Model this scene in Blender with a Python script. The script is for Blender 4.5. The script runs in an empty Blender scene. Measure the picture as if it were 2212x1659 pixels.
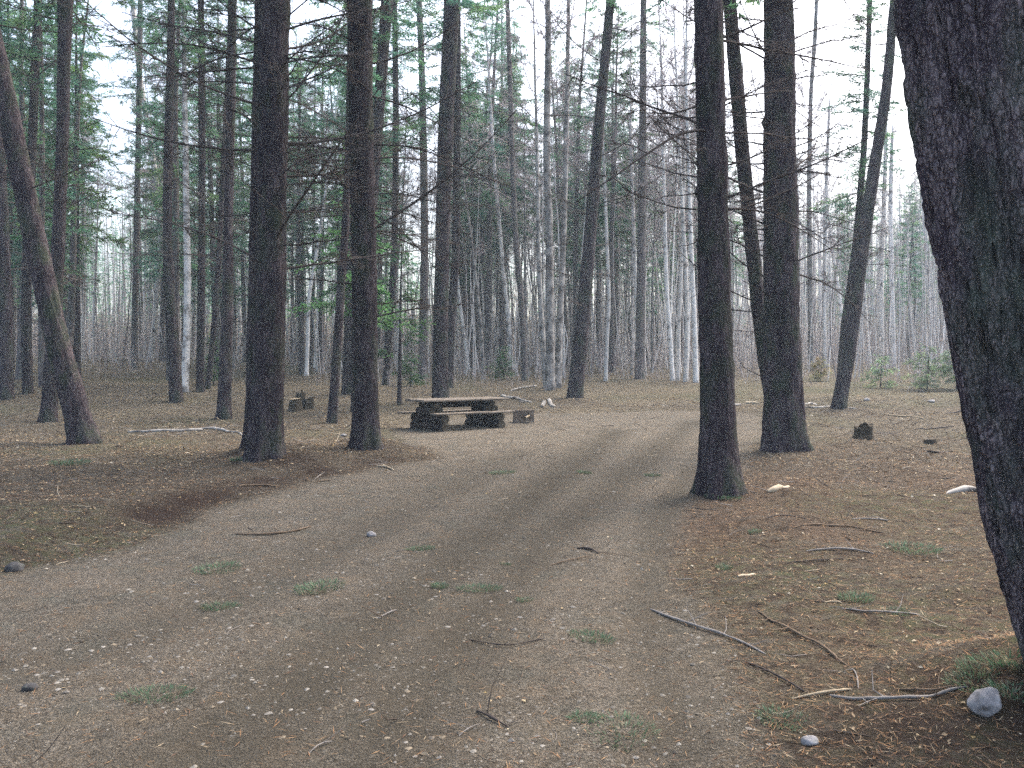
import bpy, math, random
import numpy as np
from mathutils import Vector, Matrix

C = bpy.context.scene
COL = C.collection
R = math.radians
RNG = np.random.default_rng(7)
random.seed(7)

# ------------------------------------------------------------------ camera
EYE = 1.6
F = 1841.0                       # focal length in the 2212-pixel-wide measure of the photograph
PITCH = math.atan(30.5 / F)
cam = bpy.data.cameras.new('camera'); cam_o = bpy.data.objects.new('camera', cam); COL.objects.link(cam_o)
cam.sensor_width = 36.0; cam.lens = F / 2212 * 36.0
cam.clip_start = 0.05; cam.clip_end = 900
cam_o.location = (0, 0, EYE); cam_o.rotation_euler = (math.pi / 2 - PITCH, 0, 0)
C.camera = cam_o

# ------------------------------------------------------------------ sky, sun, exposure
world = bpy.data.worlds.new('World'); C.world = world; world.use_nodes = True
wn = world.node_tree; wn.nodes.clear()
sky = wn.nodes.new('ShaderNodeTexSky'); sky.sky_type = 'NISHITA'; sky.sun_disc = False
SUN_EL, SUN_ROT = R(56), R(46)
sky.sun_elevation = SUN_EL; sky.sun_rotation = SUN_ROT
sky.air_density = 1.0; sky.dust_density = 7.0; sky.ozone_density = 1.0
hs = wn.nodes.new('ShaderNodeHueSaturation'); hs.inputs['Saturation'].default_value = 0.95
bgn = wn.nodes.new('ShaderNodeBackground'); bgn.inputs['Strength'].default_value = 0.15
wo = wn.nodes.new('ShaderNodeOutputWorld')
wn.links.new(sky.outputs[0], hs.inputs['Color']); wn.links.new(hs.outputs[0], bgn.inputs['Color'])
wn.links.new(bgn.outputs[0], wo.inputs['Surface'])
sun = bpy.data.lights.new('sun', 'SUN'); sun.energy = 0.5; sun.angle = R(40); sun.color = (1.0, 0.985, 0.96)
sun_o = bpy.data.objects.new('sun', sun); COL.objects.link(sun_o)
sun_o.rotation_euler = (math.pi / 2 - SUN_EL, 0, math.pi - SUN_ROT); sun_o.location = (0, 0, 40)

C.view_settings.view_transform = 'Standard'; C.view_settings.look = 'None'
C.view_settings.gamma = 1.0; C.view_settings.use_curve_mapping = False
C.view_settings.exposure = 2.15
C.render.engine = 'CYCLES'
C.cycles.max_bounces = 8; C.cycles.diffuse_bounces = 6; C.cycles.glossy_bounces = 1
C.cycles.transmission_bounces = 4; C.cycles.transparent_max_bounces = 2; C.cycles.volume_bounces = 1
C.cycles.use_denoising = False; C.cycles.denoiser = 'OPENIMAGEDENOISE'; C.cycles.denoising_prefilter = 'ACCURATE'
C.cycles.sample_clamp_indirect = 4.0
C.render.filter_size = 1.7 if hasattr(C.render, 'filter_size') else 1.5

# ------------------------------------------------------------------ noise and terrain
def _hash(ix, iy, iz, seed):
    h = (ix.astype(np.int64) * 374761393 + iy.astype(np.int64) * 668265263 + iz.astype(np.int64) * 2147483647 + seed * 1274126177) & 0xffffffff
    h = ((h ^ (h >> 13)) * 1274126177) & 0xffffffff
    h = (h ^ (h >> 16)) & 0xffffffff
    h = (h * 2246822519) & 0xffffffff
    return ((h ^ (h >> 15)) & 0xffffff) / float(0xffffff)

def vn3(x, y, z, seed=0):
    x, y, z = np.broadcast_arrays(np.asarray(x, float), np.asarray(y, float), np.asarray(z, float))
    ix, iy, iz = np.floor(x), np.floor(y), np.floor(z)
    fx, fy, fz = x - ix, y - iy, z - iz
    fx, fy, fz = [t * t * (3 - 2 * t) for t in (fx, fy, fz)]
    r = 0
    for a in (0, 1):
        for b in (0, 1):
            for c in (0, 1):
                w = (fx if a else 1 - fx) * (fy if b else 1 - fy) * (fz if c else 1 - fz)
                r = r + w * _hash(ix + a, iy + b, iz + c, seed)
    return r * 2 - 1

def vn2(x, y, seed=0):
    x, y = np.broadcast_arrays(np.asarray(x, float), np.asarray(y, float))
    ix, iy = np.floor(x), np.floor(y)
    fx, fy = x - ix, y - iy
    fx, fy = fx * fx * (3 - 2 * fx), fy * fy * (3 - 2 * fy)
    z = np.zeros_like(ix)
    return 2 * ((1 - fx) * (1 - fy) * _hash(ix, iy, z, seed) + fx * (1 - fy) * _hash(ix + 1, iy, z, seed)
                + (1 - fx) * fy * _hash(ix, iy + 1, z, seed) + fx * fy * _hash(ix + 1, iy + 1, z, seed)) - 1

def fbm2(x, y, seed=0, o=4):
    r, a, f = 0, 0.5, 1.0
    for k in range(o):
        r = r + a * vn2(x * f + 17.3 * k, y * f - 9.1 * k, seed + k); a *= 0.5; f *= 2.03
    return r

def sstep(a, b, x):
    t = np.clip((np.asarray(x, float) - a) / (b - a), 0, 1); return t * t * (3 - 2 * t)
def splus(x): return np.logaddexp(0, x)

def base_h(x, y):
    x = np.asarray(x, float); y = np.asarray(y, float)
    h = 0.052 * 2 * splus((y - 23.5) / 2) - 0.03 * 5 * splus((y - 62) / 5)
    h = h + 0.030 * 2 * splus((-x - 5) / 2) * sstep(16, 34, y) * (1 - 0.8 * sstep(50, 75, y))
    h = h + 7.5 * sstep(82, 165, y) + 7 * sstep(20, 90, x) * sstep(70, 150, y)
    return h

def ray(px, py):
    u, v = (px - 1106) / F, (829.5 - py) / F
    return np.array([u, math.cos(PITCH) + v * math.sin(PITCH), v * math.cos(PITCH) - math.sin(PITCH)])

def at(px, py, D):               # the point at depth D (metres ahead) seen there
    d = ray(px, py); p = d * (D / d[1]); p[2] += EYE; return p

_DS = np.geomspace(1.5, 170, 9000)
def hit(px, py, hf=None):        # the point of the ground seen there
    d = ray(px, py) / ray(px, py)[1]
    X, Y, Z = d[0] * _DS, _DS, EYE + d[2] * _DS
    k = np.argmax(Z <= (hf or ground_h)(X, Y))
    return np.array([X[k], Y[k], (hf or ground_h)(X[k], Y[k])])

_edge = [(-700, 1290), (0, 1236), (150, 1208), (300, 1172), (430, 1118), (560, 1066), (700, 1032), (830, 1008), (950, 990), (905, 966),
         (850, 945), (860, 918), (960, 902), (1130, 893), (1300, 889), (1480, 888), (1640, 893), (1660, 925), (1625, 985), (1555, 1062),
         (1490, 1120), (1482, 1180), (1500, 1260), (1545, 1350), (1600, 1450), (1660, 1570), (1720, 1680)]
ROAD = np.array([hit(px, py, base_h)[:2] for px, py in _edge] + [(1.5, 0.0), (1.7, -7), (-16, -7), (-16, 4.5)])

def seg_dist(x, y, P, closed):
    best = np.full(np.shape(x), 1e9)
    n = len(P)
    for i in range(n if closed else n - 1):
        a, b = P[i], P[(i + 1) % n]
        d = b - a; L = max(d @ d, 1e-9)
        t = np.clip(((x - a[0]) * d[0] + (y - a[1]) * d[1]) / L, 0, 1)
        best = np.minimum(best, np.hypot(x - a[0] - t * d[0], y - a[1] - t * d[1]))
    return best

def road_sd(x, y):               # signed distance to the track's edge, positive on the track
    x = np.asarray(x, float); y = np.asarray(y, float)
    ins = np.zeros(x.shape, bool); n = len(ROAD)
    for i in range(n):
        a, b = ROAD[i], ROAD[(i + 1) % n]
        if a[1] == b[1]: continue
        c = (a[1] > y) != (b[1] > y)
        ins ^= c & (x < (b[0] - a[0]) * (y - a[1]) / (b[1] - a[1]) + a[0])
    d = seg_dist(x, y, ROAD, True)
    return np.where(ins, d, -d) + 0.22 * fbm2(x * 0.9, y * 0.9, 5, 4)

_ruts = [[(330, 1720), (620, 1500), (800, 1345), (950, 1232), (1150, 1072), (1262, 985), (1330, 930)],
         [(760, 1720), (900, 1490), (1020, 1335), (1180, 1150), (1300, 1070), (1440, 950), (1500, 910)],
         [(-200, 1480), (200, 1400), (520, 1280), (800, 1140), (1000, 1040), (1120, 975)],
         [(1500, 1720), (1420, 1440), (1395, 1260), (1430, 1120), (1500, 1010)]]
RUTS = [np.array([hit(px, py, base_h)[:2] for px, py in r]) for r in _ruts]
MOUNDS = []                      # (x, y, height, radius)

def ground_h(x, y, sd=None):
    x = np.asarray(x, float); y = np.asarray(y, float)
    h = base_h(x, y)
    near = (y < 45) & (np.abs(x) < 40)
    if sd is None: sd = road_sd(x, y)
    out = sstep(0.05, 0.75, -sd)
    left = sstep(2.0, -0.5, x) * sstep(24, 17, y)
    h = h + out * (0.05 + 0.10 * left)
    am = 0.014 + 0.065 * out
    h = h + am * fbm2(x * 0.8, y * 0.8, 11, 5) * 1.6 + np.where(y > 25, 0.14 * fbm2(x * 0.15, y * 0.15, 3, 3), 0) * sstep(25, 32, y)
    for i, P in enumerate(RUTS):
        d = seg_dist(x, y, P, False)
        h = h - 0.030 * np.exp(-(d / 0.26) ** 2) * sstep(-0.1, 0.3, sd)
    for mx, my, mh, mr in MOUNDS:
        h = h + mh * np.exp(-((x - mx) ** 2 + (y - my) ** 2) / mr ** 2)
    return h

# ------------------------------------------------------------------ mesh helpers
class MB:
    def __init__(s): s.v = []; s.q = []; s.t = []; s.qm = []; s.tm = []; s.n = 0; s.c = []; s.hasc = False
    def add(s, v, q=None, t=None, mat=0, col=None):
        v = np.asarray(v, float).reshape(-1, 3)
        if q is not None and len(q): q = np.asarray(q).reshape(-1, 4); s.q.append(q + s.n); s.qm.append(np.full(len(q), mat))
        if t is not None and len(t): t = np.asarray(t).reshape(-1, 3); s.t.append(t + s.n); s.tm.append(np.full(len(t), mat))
        s.v.append(v); s.n += len(v)
        if col is None: s.c.append(np.zeros((len(v), 3)))
        else: s.hasc = True; s.c.append(np.broadcast_to(col, (len(v), 3)))
    def mesh(s, name, mats, smooth=True):
        me = bpy.data.meshes.new(name)
        v = np.concatenate(s.v)
        q = np.concatenate(s.q) if s.q else np.zeros((0, 4), int)
        t = np.concatenate(s.t) if s.t else np.zeros((0, 3), int)
        me.vertices.add(len(v)); me.vertices.foreach_set('co', v.astype(np.float32).ravel())
        loops = np.concatenate([q.ravel(), t.ravel()]).astype(np.int32)
        me.loops.add(len(loops)); me.loops.foreach_set('vertex_index', loops)
        me.polygons.add(len(q) + len(t))
        me.polygons.foreach_set('loop_start', np.concatenate([np.arange(len(q)) * 4, len(q) * 4 + np.arange(len(t)) * 3]).astype(np.int32))
        mi = np.concatenate([np.concatenate(s.qm) if s.qm else np.zeros(0), np.concatenate(s.tm) if s.tm else np.zeros(0)]).astype(np.int32)
        for m in mats: me.materials.append(m)
        me.update(calc_edges=True)
        me.polygons.foreach_set('material_index', mi)
        me.polygons.foreach_set('use_smooth', np.full(len(mi), smooth))
        if s.hasc:
            a = me.attributes.new('tint', 'FLOAT_COLOR', 'POINT')
            c = np.concatenate(s.c); a.data.foreach_set('color', np.concatenate([c, np.ones((len(c), 1))], 1).astype(np.float32).ravel())
        me.validate()
        return me

def nrm(a): return a / np.maximum(np.linalg.norm(a, axis=-1, keepdims=True), 1e-9)

def frames(P):
    t = np.empty_like(P)
    t[:, 1:-1] = P[:, 2:] - P[:, :-2]; t[:, 0] = P[:, 1] - P[:, 0]; t[:, -1] = P[:, -1] - P[:, -2]
    t = nrm(t)
    ov = nrm(P[:, -1] - P[:, 0])
    ref = np.where(np.abs(ov[:, 2:3]) > 0.75, np.array([[1.0, 0, 0]]), np.array([[0, 0, 1.0]]))[:, None, :]
    a = nrm(ref - (ref * t).sum(-1, keepdims=True) * t)
    return t, a, np.cross(t, a)

def tubes(mb, P, rad, sides=3, mat=0, col=None, tip=True):
    P = np.asarray(P, float); rad = np.asarray(rad, float)
    if P.ndim == 2: P = P[None]; rad = rad[None]
    T, n, _ = P.shape
    _, a, b = frames(P)
    th = np.arange(sides) * 2 * math.pi / sides
    ring = np.cos(th)[:, None] * a[:, :, None, :] + np.sin(th)[:, None] * b[:, :, None, :]
    V = P[:, :, None, :] + ring * rad[:, :, None, None]
    idx = np.arange(T * n * sides).reshape(T, n, sides)
    q = np.stack([idx[:, :-1, :], np.roll(idx[:, :-1, :], -1, 2), np.roll(idx[:, 1:, :], -1, 2), idx[:, 1:, :]], -1)
    if col is not None: col = np.repeat(np.broadcast_to(col, (T, 3)), n * sides, 0)
    mb.add(V, q.reshape(-1, 4), None, mat, col)

def diamonds(mb, p, d, w, L, mat=1, col=None, curl=0.0):
    """leaf-like quads: base p, direction d, half-width vector w, length L"""
    L = np.asarray(L).reshape(-1, 1)
    m = p + d * L * 0.45 + np.array([0, 0, curl]) * L
    V = np.stack([p, m + w, p + d * L, m - w], 1)
    q = np.arange(len(p) * 4).reshape(-1, 4)
    if col is not None: col = np.repeat(np.broadcast_to(col, (len(p), 3)), 4, 0)
    mb.add(V, q, None, mat, col)

def rand_unit(n, rng): return nrm(rng.normal(size=(n, 3)))

def obj(name, me, parent=None, loc=None, rot=None, sca=None):
    o = bpy.data.objects.new(name, me); COL.objects.link(o)
    if parent is not None: o.parent = parent
    if loc is not None: o.location = loc
    if rot is not None: o.rotation_euler = rot
    if sca is not None: o.scale = sca if hasattr(sca, '__len__') else (sca,) * 3
    return o
def tag(o, label, cat, group=None):
    o['label'] = label; o['category'] = cat
    if group: o['group'] = group
    return o
def thing(name, label, cat, loc=(0, 0, 0), rz=0.0, group=None):
    o = bpy.data.objects.new(name, None); COL.objects.link(o); o.empty_display_size = 0.2
    o.location = loc; o.rotation_euler = (0, 0, rz)
    return tag(o, label, cat, group)
def kind(o, k): o['kind'] = k; return o

# ------------------------------------------------------------------ materials
class N:
    def __init__(s, name, rough=0.9, spec=0.15):
        s.m = bpy.data.materials.new(name); s.m.use_nodes = True
        s.t = s.m.node_tree; s.b = s.t.nodes['Principled BSDF']
        s.b.inputs['Roughness'].default_value = rough; s.b.inputs['Specular IOR Level'].default_value = spec
    def n(s, typ, **kw):
        n = s.t.nodes.new('ShaderNode' + typ)
        for k, v in kw.items():
            if k in n.inputs: n.inputs[k].default_value = v
            else: setattr(n, k, v)
        return n
    def l(s, a, b): s.t.links.new(a, b)
    def coord(s, scale=(1, 1, 1), obj_space=True):
        tc = s.n('TexCoord'); mp = s.n('Mapping'); mp.inputs['Scale'].default_value = scale
        s.l(tc.outputs['Object'], mp.inputs['Vector']); return mp.outputs[0]
    def noise(s, vec, scale, detail=4, rough=0.55):
        n = s.n('TexNoise'); n.inputs['Scale'].default_value = scale; n.inputs['Detail'].default_value = detail
        n.inputs['Roughness'].default_value = rough; s.l(vec, n.inputs['Vector']); return n.outputs['Fac']
    def vor(s, vec, scale, feature='F1'):
        n = s.n('TexVoronoi'); n.feature = feature; n.inputs['Scale'].default_value = scale; s.l(vec, n.inputs['Vector']); return n.outputs['Distance']
    def ramp(s, fac, stops):
        r = s.n('ValToRGB'); e = r.color_ramp.elements
        while len(e) < len(stops): e.new(0.5)
        for x, (p, c) in zip(e, stops):
            x.position = p; x.color = (*c, 1) if hasattr(c, '__len__') else (c, c, c, 1)
        s.l(fac, r.inputs[0]); return r.outputs[0]
    def mix(s, fac, a, b, mode='MIX'):
        m = s.n('Mix'); m.data_type = 'RGBA'; m.blend_type = mode
        for sock, v in ((m.inputs[0], fac), (m.inputs[6], a), (m.inputs[7], b)):
            if hasattr(v, 'is_linked'): s.l(v, sock)
            elif hasattr(v, '__len__'): sock.default_value = (*v, 1)
            else: sock.default_value = v
        return m.outputs[2]
    def math(s, op, a, b=None):
        m = s.n('Math'); m.operation = op
        for sock, v in ((m.inputs[0], a), (m.inputs[1], b)):
            if v is None: continue
            if hasattr(v, 'is_linked'): s.l(v, sock)
            else: sock.default_value = v
        return m.outputs[0]
    def bump(s, h, strength=0.5, dist=0.02):
        b = s.n('Bump'); b.inputs['Strength'].default_value = strength; b.inputs['Distance'].default_value = dist
        s.l(h, b.inputs['Height']); s.l(b.outputs[0], s.b.inputs['Normal'])
    def color(s, c): s.l(c, s.b.inputs['Base Color'])
    def rnd(s): return s.n('ObjectInfo').outputs['Random']

def bark_mat(name, dark, mid, pale, moss, scale=1.0, bump=0.03, flecks=0.5, stretch=0.16):
    m = N(name, 0.95, 0.1)
    v = m.coord((1, 1, stretch)); v2 = m.coord((1, 1, 0.6))
    big = m.noise(v, 22 * scale, 6, 0.7); lowf = m.noise(m.coord((1, 1, 0.35)), 5.0, 4, 0.6)
    nv = m.n('TexNoise'); nv.inputs['Scale'].default_value = 14 * scale; nv.inputs['Detail'].default_value = 3; m.l(v2, nv.inputs['Vector'])
    mx = m.n('Mix'); mx.data_type = 'RGBA'; mx.blend_type = 'LINEAR_LIGHT'; mx.inputs[0].default_value = 0.035; m.l(v, mx.inputs[6]); m.l(nv.outputs['Color'], mx.inputs[7])
    cr = m.vor(mx.outputs[2], 34 * scale, 'DISTANCE_TO_EDGE')
    fine = m.noise(v2, 90 * scale, 4, 0.7)
    hgt = m.math('ADD', m.math('MULTIPLY', m.math('MINIMUM', cr, 0.25), 1.5), m.math('ADD', m.math('MULTIPLY', big, 0.9), m.math('MULTIPLY', fine, 0.35)))
    base = m.ramp(hgt, [(0.48, dark), (0.74, mid), (0.98, pale)])
    base = m.mix(m.ramp(lowf, [(0.40, 0.75), (0.58, 0.0)]), base, (dark[0] * 1.3, dark[1] * 1.3, dark[2] * 1.5))
    mo = m.ramp(m.noise(m.coord((1, 1, 0.5)), 3.0, 5, 0.65), [(0.48, 0.0), (0.66, 0.75)])
    base = m.mix(mo, base, moss)
    fl = m.ramp(m.noise(v2, 120 * scale, 3, 0.6), [(0.62, 0.0), (0.69, flecks)])
    base = m.mix(fl, base, (pale[0] * 1.9, pale[1] * 1.9, pale[2] * 1.85))
    hue = m.n('HueSaturation'); m.l(base, hue.inputs['Color'])
    m.l(m.math('ADD', m.math('MULTIPLY', m.rnd(), 0.3), 0.82), hue.inputs['Value'])
    m.color(hue.outputs[0]); m.bump(hgt, 0.9, bump)
    return m.m

M = {}
M['bark'] = bark_mat('conifer_bark', (0.013, 0.010, 0.012), (0.046, 0.036, 0.041), (0.110, 0.090, 0.095), (0.040, 0.056, 0.032))
M['bark_far'] = bark_mat('weathered_bark', (0.055, 0.046, 0.046), (0.125, 0.108, 0.105), (0.20, 0.18, 0.172), (0.085, 0.100, 0.070), 0.8, 0.02)
M['bark_big'] = bark_mat('fissured_bark', (0.028, 0.021, 0.027), (0.115, 0.094, 0.108), (0.26, 0.22, 0.23), (0.085, 0.112, 0.088), 1.25, 0.03, 1.0, 0.38)

def birch_mat(name, white, spots):
    m = N(name, 0.7, 0.2)
    v = m.coord((1.3, 1.3, 1.1)); vs = m.coord((1, 1, 4.0)); vb = m.coord((1, 1, 1))
    lines = m.ramp(m.noise(vs, 6, 4, 0.6), [(0.58, 0.0), (0.70, 1.0)])
    patch = m.ramp(m.noise(v, 2.6, 4, 0.6), [(0.58 - spots * 0.20, 0.0), (0.72 - spots * 0.18, 1.0)])
    gre = m.noise(vb, 1.2, 3)
    base = m.mix(gre, white, (white[0] * 0.62, white[1] * 0.62, white[2] * 0.60))
    base = m.mix(m.math('MULTIPLY', lines, 0.45), base, (0.10, 0.09, 0.085))
    base = m.mix(m.math('MULTIPLY', patch, 0.85), base, (0.055, 0.048, 0.045))
    hue = m.n('HueSaturation'); m.l(base, hue.inputs['Color'])
    m.l(m.math('ADD', m.math('MULTIPLY', m.rnd(), 0.55), 0.65), hue.inputs['Value'])
    m.color(hue.outputs[0]); m.bump(lines, 0.3, 0.01)
    return m.m
M['birch'] = birch_mat('birch_bark', (0.80, 0.78, 0.75), 0.2)
M['birch_log'] = birch_mat('dull_birch_bark', (0.40, 0.38, 0.35), 0.7)
M['birch_mid'] = birch_mat('banded_birch_bark', (0.66, 0.64, 0.61), 0.5)
M['birch_dark'] = birch_mat('blotched_birch_bark', (0.40, 0.38, 0.36), 0.75)

def tint_mat(name, rough=0.9, var=0.35, scale=8, transl=0.0, spec=0.1, rnd=0.0):
    m = N(name, rough, spec)
    a = m.n('Attribute'); a.attribute_name = 'tint'
    nz = m.noise(m.coord(), scale, 3)
    hue = m.n('HueSaturation'); m.l(a.outputs['Color'], hue.inputs['Color'])
    val = m.math('ADD', m.math('MULTIPLY', nz, var * 2), 1 - var)
    if rnd: val = m.math('MULTIPLY', val, m.math('ADD', m.math('MULTIPLY', m.rnd(), rnd * 2), 1 - rnd))
    m.l(val, hue.inputs['Value'])
    m.color(hue.outputs[0])
    if transl:
        m.b.inputs['Subsurface Weight'].default_value = 0
        tr = m.n('BsdfTranslucent'); ms = m.n('MixShader'); ms.inputs[0].default_value = transl
        m.l(hue.outputs[0], tr.inputs['Color'])
        m.l(m.b.outputs[0], ms.inputs[1]); m.l(tr.outputs[0], ms.inputs[2])
        m.l(ms.outputs[0], m.t.nodes['Material Output'].inputs['Surface'])
    return m.m
M['needles'] = tint_mat('needle_foliage', 0.75, 0.3, 0.8, 0.55, 0.2, 0.25)
M['twig'] = tint_mat('twig_bark', 0.95, 0.3, 3.0, 0, 0.05, 0.15)
M['litter'] = tint_mat('dead_leaf_litter', 0.9, 0.2, 6, 0.15)
M['stone'] = tint_mat('gravel_stone', 0.85, 0.25, 60)
M['grass'] = tint_mat('grass_blade', 0.7, 0.2, 5, 0.3)

def wood_mat(name, dark, pale, sc=(1.5, 26, 26), wet=0.0):
    m = N(name, 0.85, 0.2)
    g = m.noise(m.coord(sc), 1.6, 6, 0.65); st = m.noise(m.coord((1, 1, 1)), 3.5, 4)
    fine = m.noise(m.coord((3, 70, 70)), 1.5, 3)
    c = m.ramp(m.math('ADD', m.math('MULTIPLY', g, 0.75), m.math('MULTIPLY', fine, 0.25)), [(0.32, dark), (0.68, pale)])
    c = m.mix(m.ramp(st, [(0.45, 0.0), (0.7, 0.6)]), c, (dark[0] * 0.7, dark[1] * 0.75, dark[2] * 0.7))
    m.color(c); m.bump(g, 0.6, 0.012)
    return m.m
M['plank'] = wood_mat('weathered_plank', (0.075, 0.062, 0.050), (0.20, 0.172, 0.142))
M['log'] = wood_mat('dark_log', (0.016, 0.011, 0.010), (0.050, 0.035, 0.031), (2.5, 6, 6))
M['cut'] = wood_mat('cut_wood', (0.20, 0.15, 0.09), (0.44, 0.36, 0.24), (6, 6, 1.5))
M['rotten'] = wood_mat('rotten_wood', (0.020, 0.016, 0.012), (0.085, 0.068, 0.045), (14, 14, 2))
M['split'] = wood_mat('split_pale_wood', (0.22, 0.17, 0.11), (0.50, 0.43, 0.32), (2, 22, 22))

def rust():
    m = N('rusty_steel', 0.8, 0.3)
    a = m.noise(m.coord(), 9, 6, 0.7)
    m.color(m.ramp(a, [(0.3, (0.07, 0.052, 0.038)), (0.5, (0.16, 0.125, 0.095)), (0.7, (0.24, 0.215, 0.19))])); m.bump(a, 0.4, 0.006)
    return m.m
M['rust'] = rust()
def rock(name='lichened_rock', k=1.0):
    m = N(name, 0.9, 0.2)
    a = m.noise(m.coord(), 7, 6, 0.65); b = m.noise(m.coord(), 26, 4, 0.6)
    c = m.ramp(a, [(0.3, (0.06 * k, 0.058 * k, 0.058 * k)), (0.6, (0.26 * k, 0.255 * k, 0.26 * k)), (0.78, (0.44 * k, 0.435 * k, 0.44 * k))])
    m.color(m.mix(m.ramp(b, [(0.55, 0.0), (0.7, 0.7)]), c, (0.07, 0.08, 0.06))); m.bump(b, 0.6, 0.01)
    return m.m
M['dark_rock'] = rock('dark_rock', 0.25)
M['rock'] = rock()

def ground_mat():
    m = N('earth_and_gravel', 0.95, 0.08)
    at_ = m.n('Attribute'); at_.attribute_name = 'zone'          # r: track, g: rut, b: bare soil of the cut edge
    sp = m.n('SeparateColor'); m.l(at_.outputs['Color'], sp.inputs[0])
    at2 = m.n('Attribute'); at2.attribute_name = 'cover'         # r: leaf litter, g: moss, b: red needles
    sp2 = m.n('SeparateColor'); m.l(at2.outputs['Color'], sp2.inputs[0])
    v = m.coord()
    f1 = m.noise(v, 1.3, 6, 0.6); f2 = m.noise(v, 9, 6, 0.65); f3 = m.noise(v, 55, 5, 0.7); f4 = m.noise(v, 190, 3, 0.6)
    speck = m.math('ADD', m.math('MULTIPLY', f3, 0.6), m.math('MULTIPLY', f4, 0.4))
    # gravel track
    tr = m.ramp(speck, [(0.36, (0.044, 0.037, 0.027)), (0.50, (0.114, 0.098, 0.074)), (0.64, (0.25, 0.228, 0.188))])
    tr = m.mix(m.ramp(f2, [(0.36, 0.6), (0.56, 0.0)]), tr, (0.058, 0.050, 0.036))
    tr = m.mix(m.ramp(f1, [(0.42, 0.0), (0.62, 0.5)]), tr, m.mix(speck, (0.11, 0.088, 0.062), (0.24, 0.205, 0.160)))
    st = m.vor(v, 62); stone = m.ramp(st, [(0.16, 1.0), (0.30, 0.0)])
    def cells(scale):
        n = m.n('TexVoronoi'); n.inputs['Scale'].default_value = scale; m.l(v, n.inputs['Vector'])
        c = m.n('SeparateColor'); m.l(n.outputs['Color'], c.inputs[0]); return c.outputs[0], n.outputs['Distance']
    c1, d1 = cells(85); c2, d2 = cells(170)
    peb = m.math('ADD', m.math('MULTIPLY', c1, 0.8), m.math('MULTIPLY', c2, 0.7))
    pv = m.n('HueSaturation'); m.l(tr, pv.inputs['Color']); pv.inputs['Saturation'].default_value = 0.98; m.l(m.math('ADD', peb, 0.30), pv.inputs['Value']); tr = pv.outputs[0]
    hue_ = m.noise(v, 2.1, 4, 0.6)
    tr = m.mix(m.ramp(hue_, [(0.52, 0.0), (0.66, 0.35)]), tr, m.mix(peb, (0.05, 0.055, 0.042), (0.13, 0.135, 0.11)))
    tr = m.mix(m.ramp(m.noise(v, 3.7, 4, 0.6), [(0.48, 0.0), (0.68, 0.5)]), tr, m.mix(peb, (0.07, 0.052, 0.032), (0.21, 0.160, 0.105)))
    gate = m.ramp(m.noise(v, 31, 2), [(0.53, 0.0), (0.62, 0.75)])
    tr = m.mix(m.math('MULTIPLY', stone, gate), tr, (0.24, 0.228, 0.205))
    rutn = m.math('MULTIPLY', sp.outputs[1], m.ramp(f1, [(0.25, 0.40), (0.6, 0.85)]))
    tr = m.mix(rutn, tr, m.mix(speck, (0.030, 0.026, 0.018), (0.092, 0.080, 0.058)))
    # forest floor
    fl = m.ramp(m.math('ADD', m.math('MULTIPLY', speck, 0.8), m.math('MULTIPLY', c1, 0.2)), [(0.34, (0.022, 0.017, 0.012)), (0.50, (0.078, 0.061, 0.042)), (0.63, (0.19, 0.160, 0.118))])
    red = m.ramp(speck, [(0.36, (0.026, 0.016, 0.010)), (0.50, (0.098, 0.064, 0.041)), (0.63, (0.21, 0.152, 0.100))])
    lit = m.ramp(speck, [(0.38, (0.046, 0.037, 0.024)), (0.50, (0.135, 0.110, 0.072)), (0.62, (0.30, 0.262, 0.185))])
    fl = m.mix(sp2.outputs[2], fl, red); fl = m.mix(sp2.outputs[0], fl, lit)
    mo = m.math('MULTIPLY', sp2.outputs[1], m.ramp(f2, [(0.42, 0.0), (0.6, 0.9)]))
    fl = m.mix(mo, fl, m.mix(speck, (0.020, 0.032, 0.012), (0.085, 0.115, 0.045)))
    fl = m.mix(m.ramp(f2, [(0.36, 0.75), (0.54, 0.0)]), fl, (0.024, 0.019, 0.013))
    fl = m.mix(m.ramp(m.noise(m.coord((1, 2.2, 1)), 3.2, 5, 0.65), [(0.52, 0.0), (0.70, 0.55)]), fl, m.mix(speck, (0.045, 0.043, 0.034), (0.19, 0.178, 0.148)))
    soil = m.mix(speck, (0.014, 0.009, 0.007), (0.060, 0.040, 0.030))
    fl = m.mix(sp.outputs[2], fl, soil)
    gd = m.n('HueSaturation'); m.l(m.mix(sp.outputs[0], fl, tr), gd.inputs['Color']); gd.inputs['Value'].default_value = 0.92; gd.inputs['Saturation'].default_value = 0.92; m.color(gd.outputs[0])
    m.bump(m.math('ADD', m.math('SUBTRACT', f3, m.math('MULTIPLY', d1, 0.5)), m.math('ADD', m.math('MULTIPLY', f4, 0.35), m.math('MULTIPLY', f2, 1.2))), 1.0, 0.035)
    return m.m
M['ground'] = ground_mat()

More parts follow.
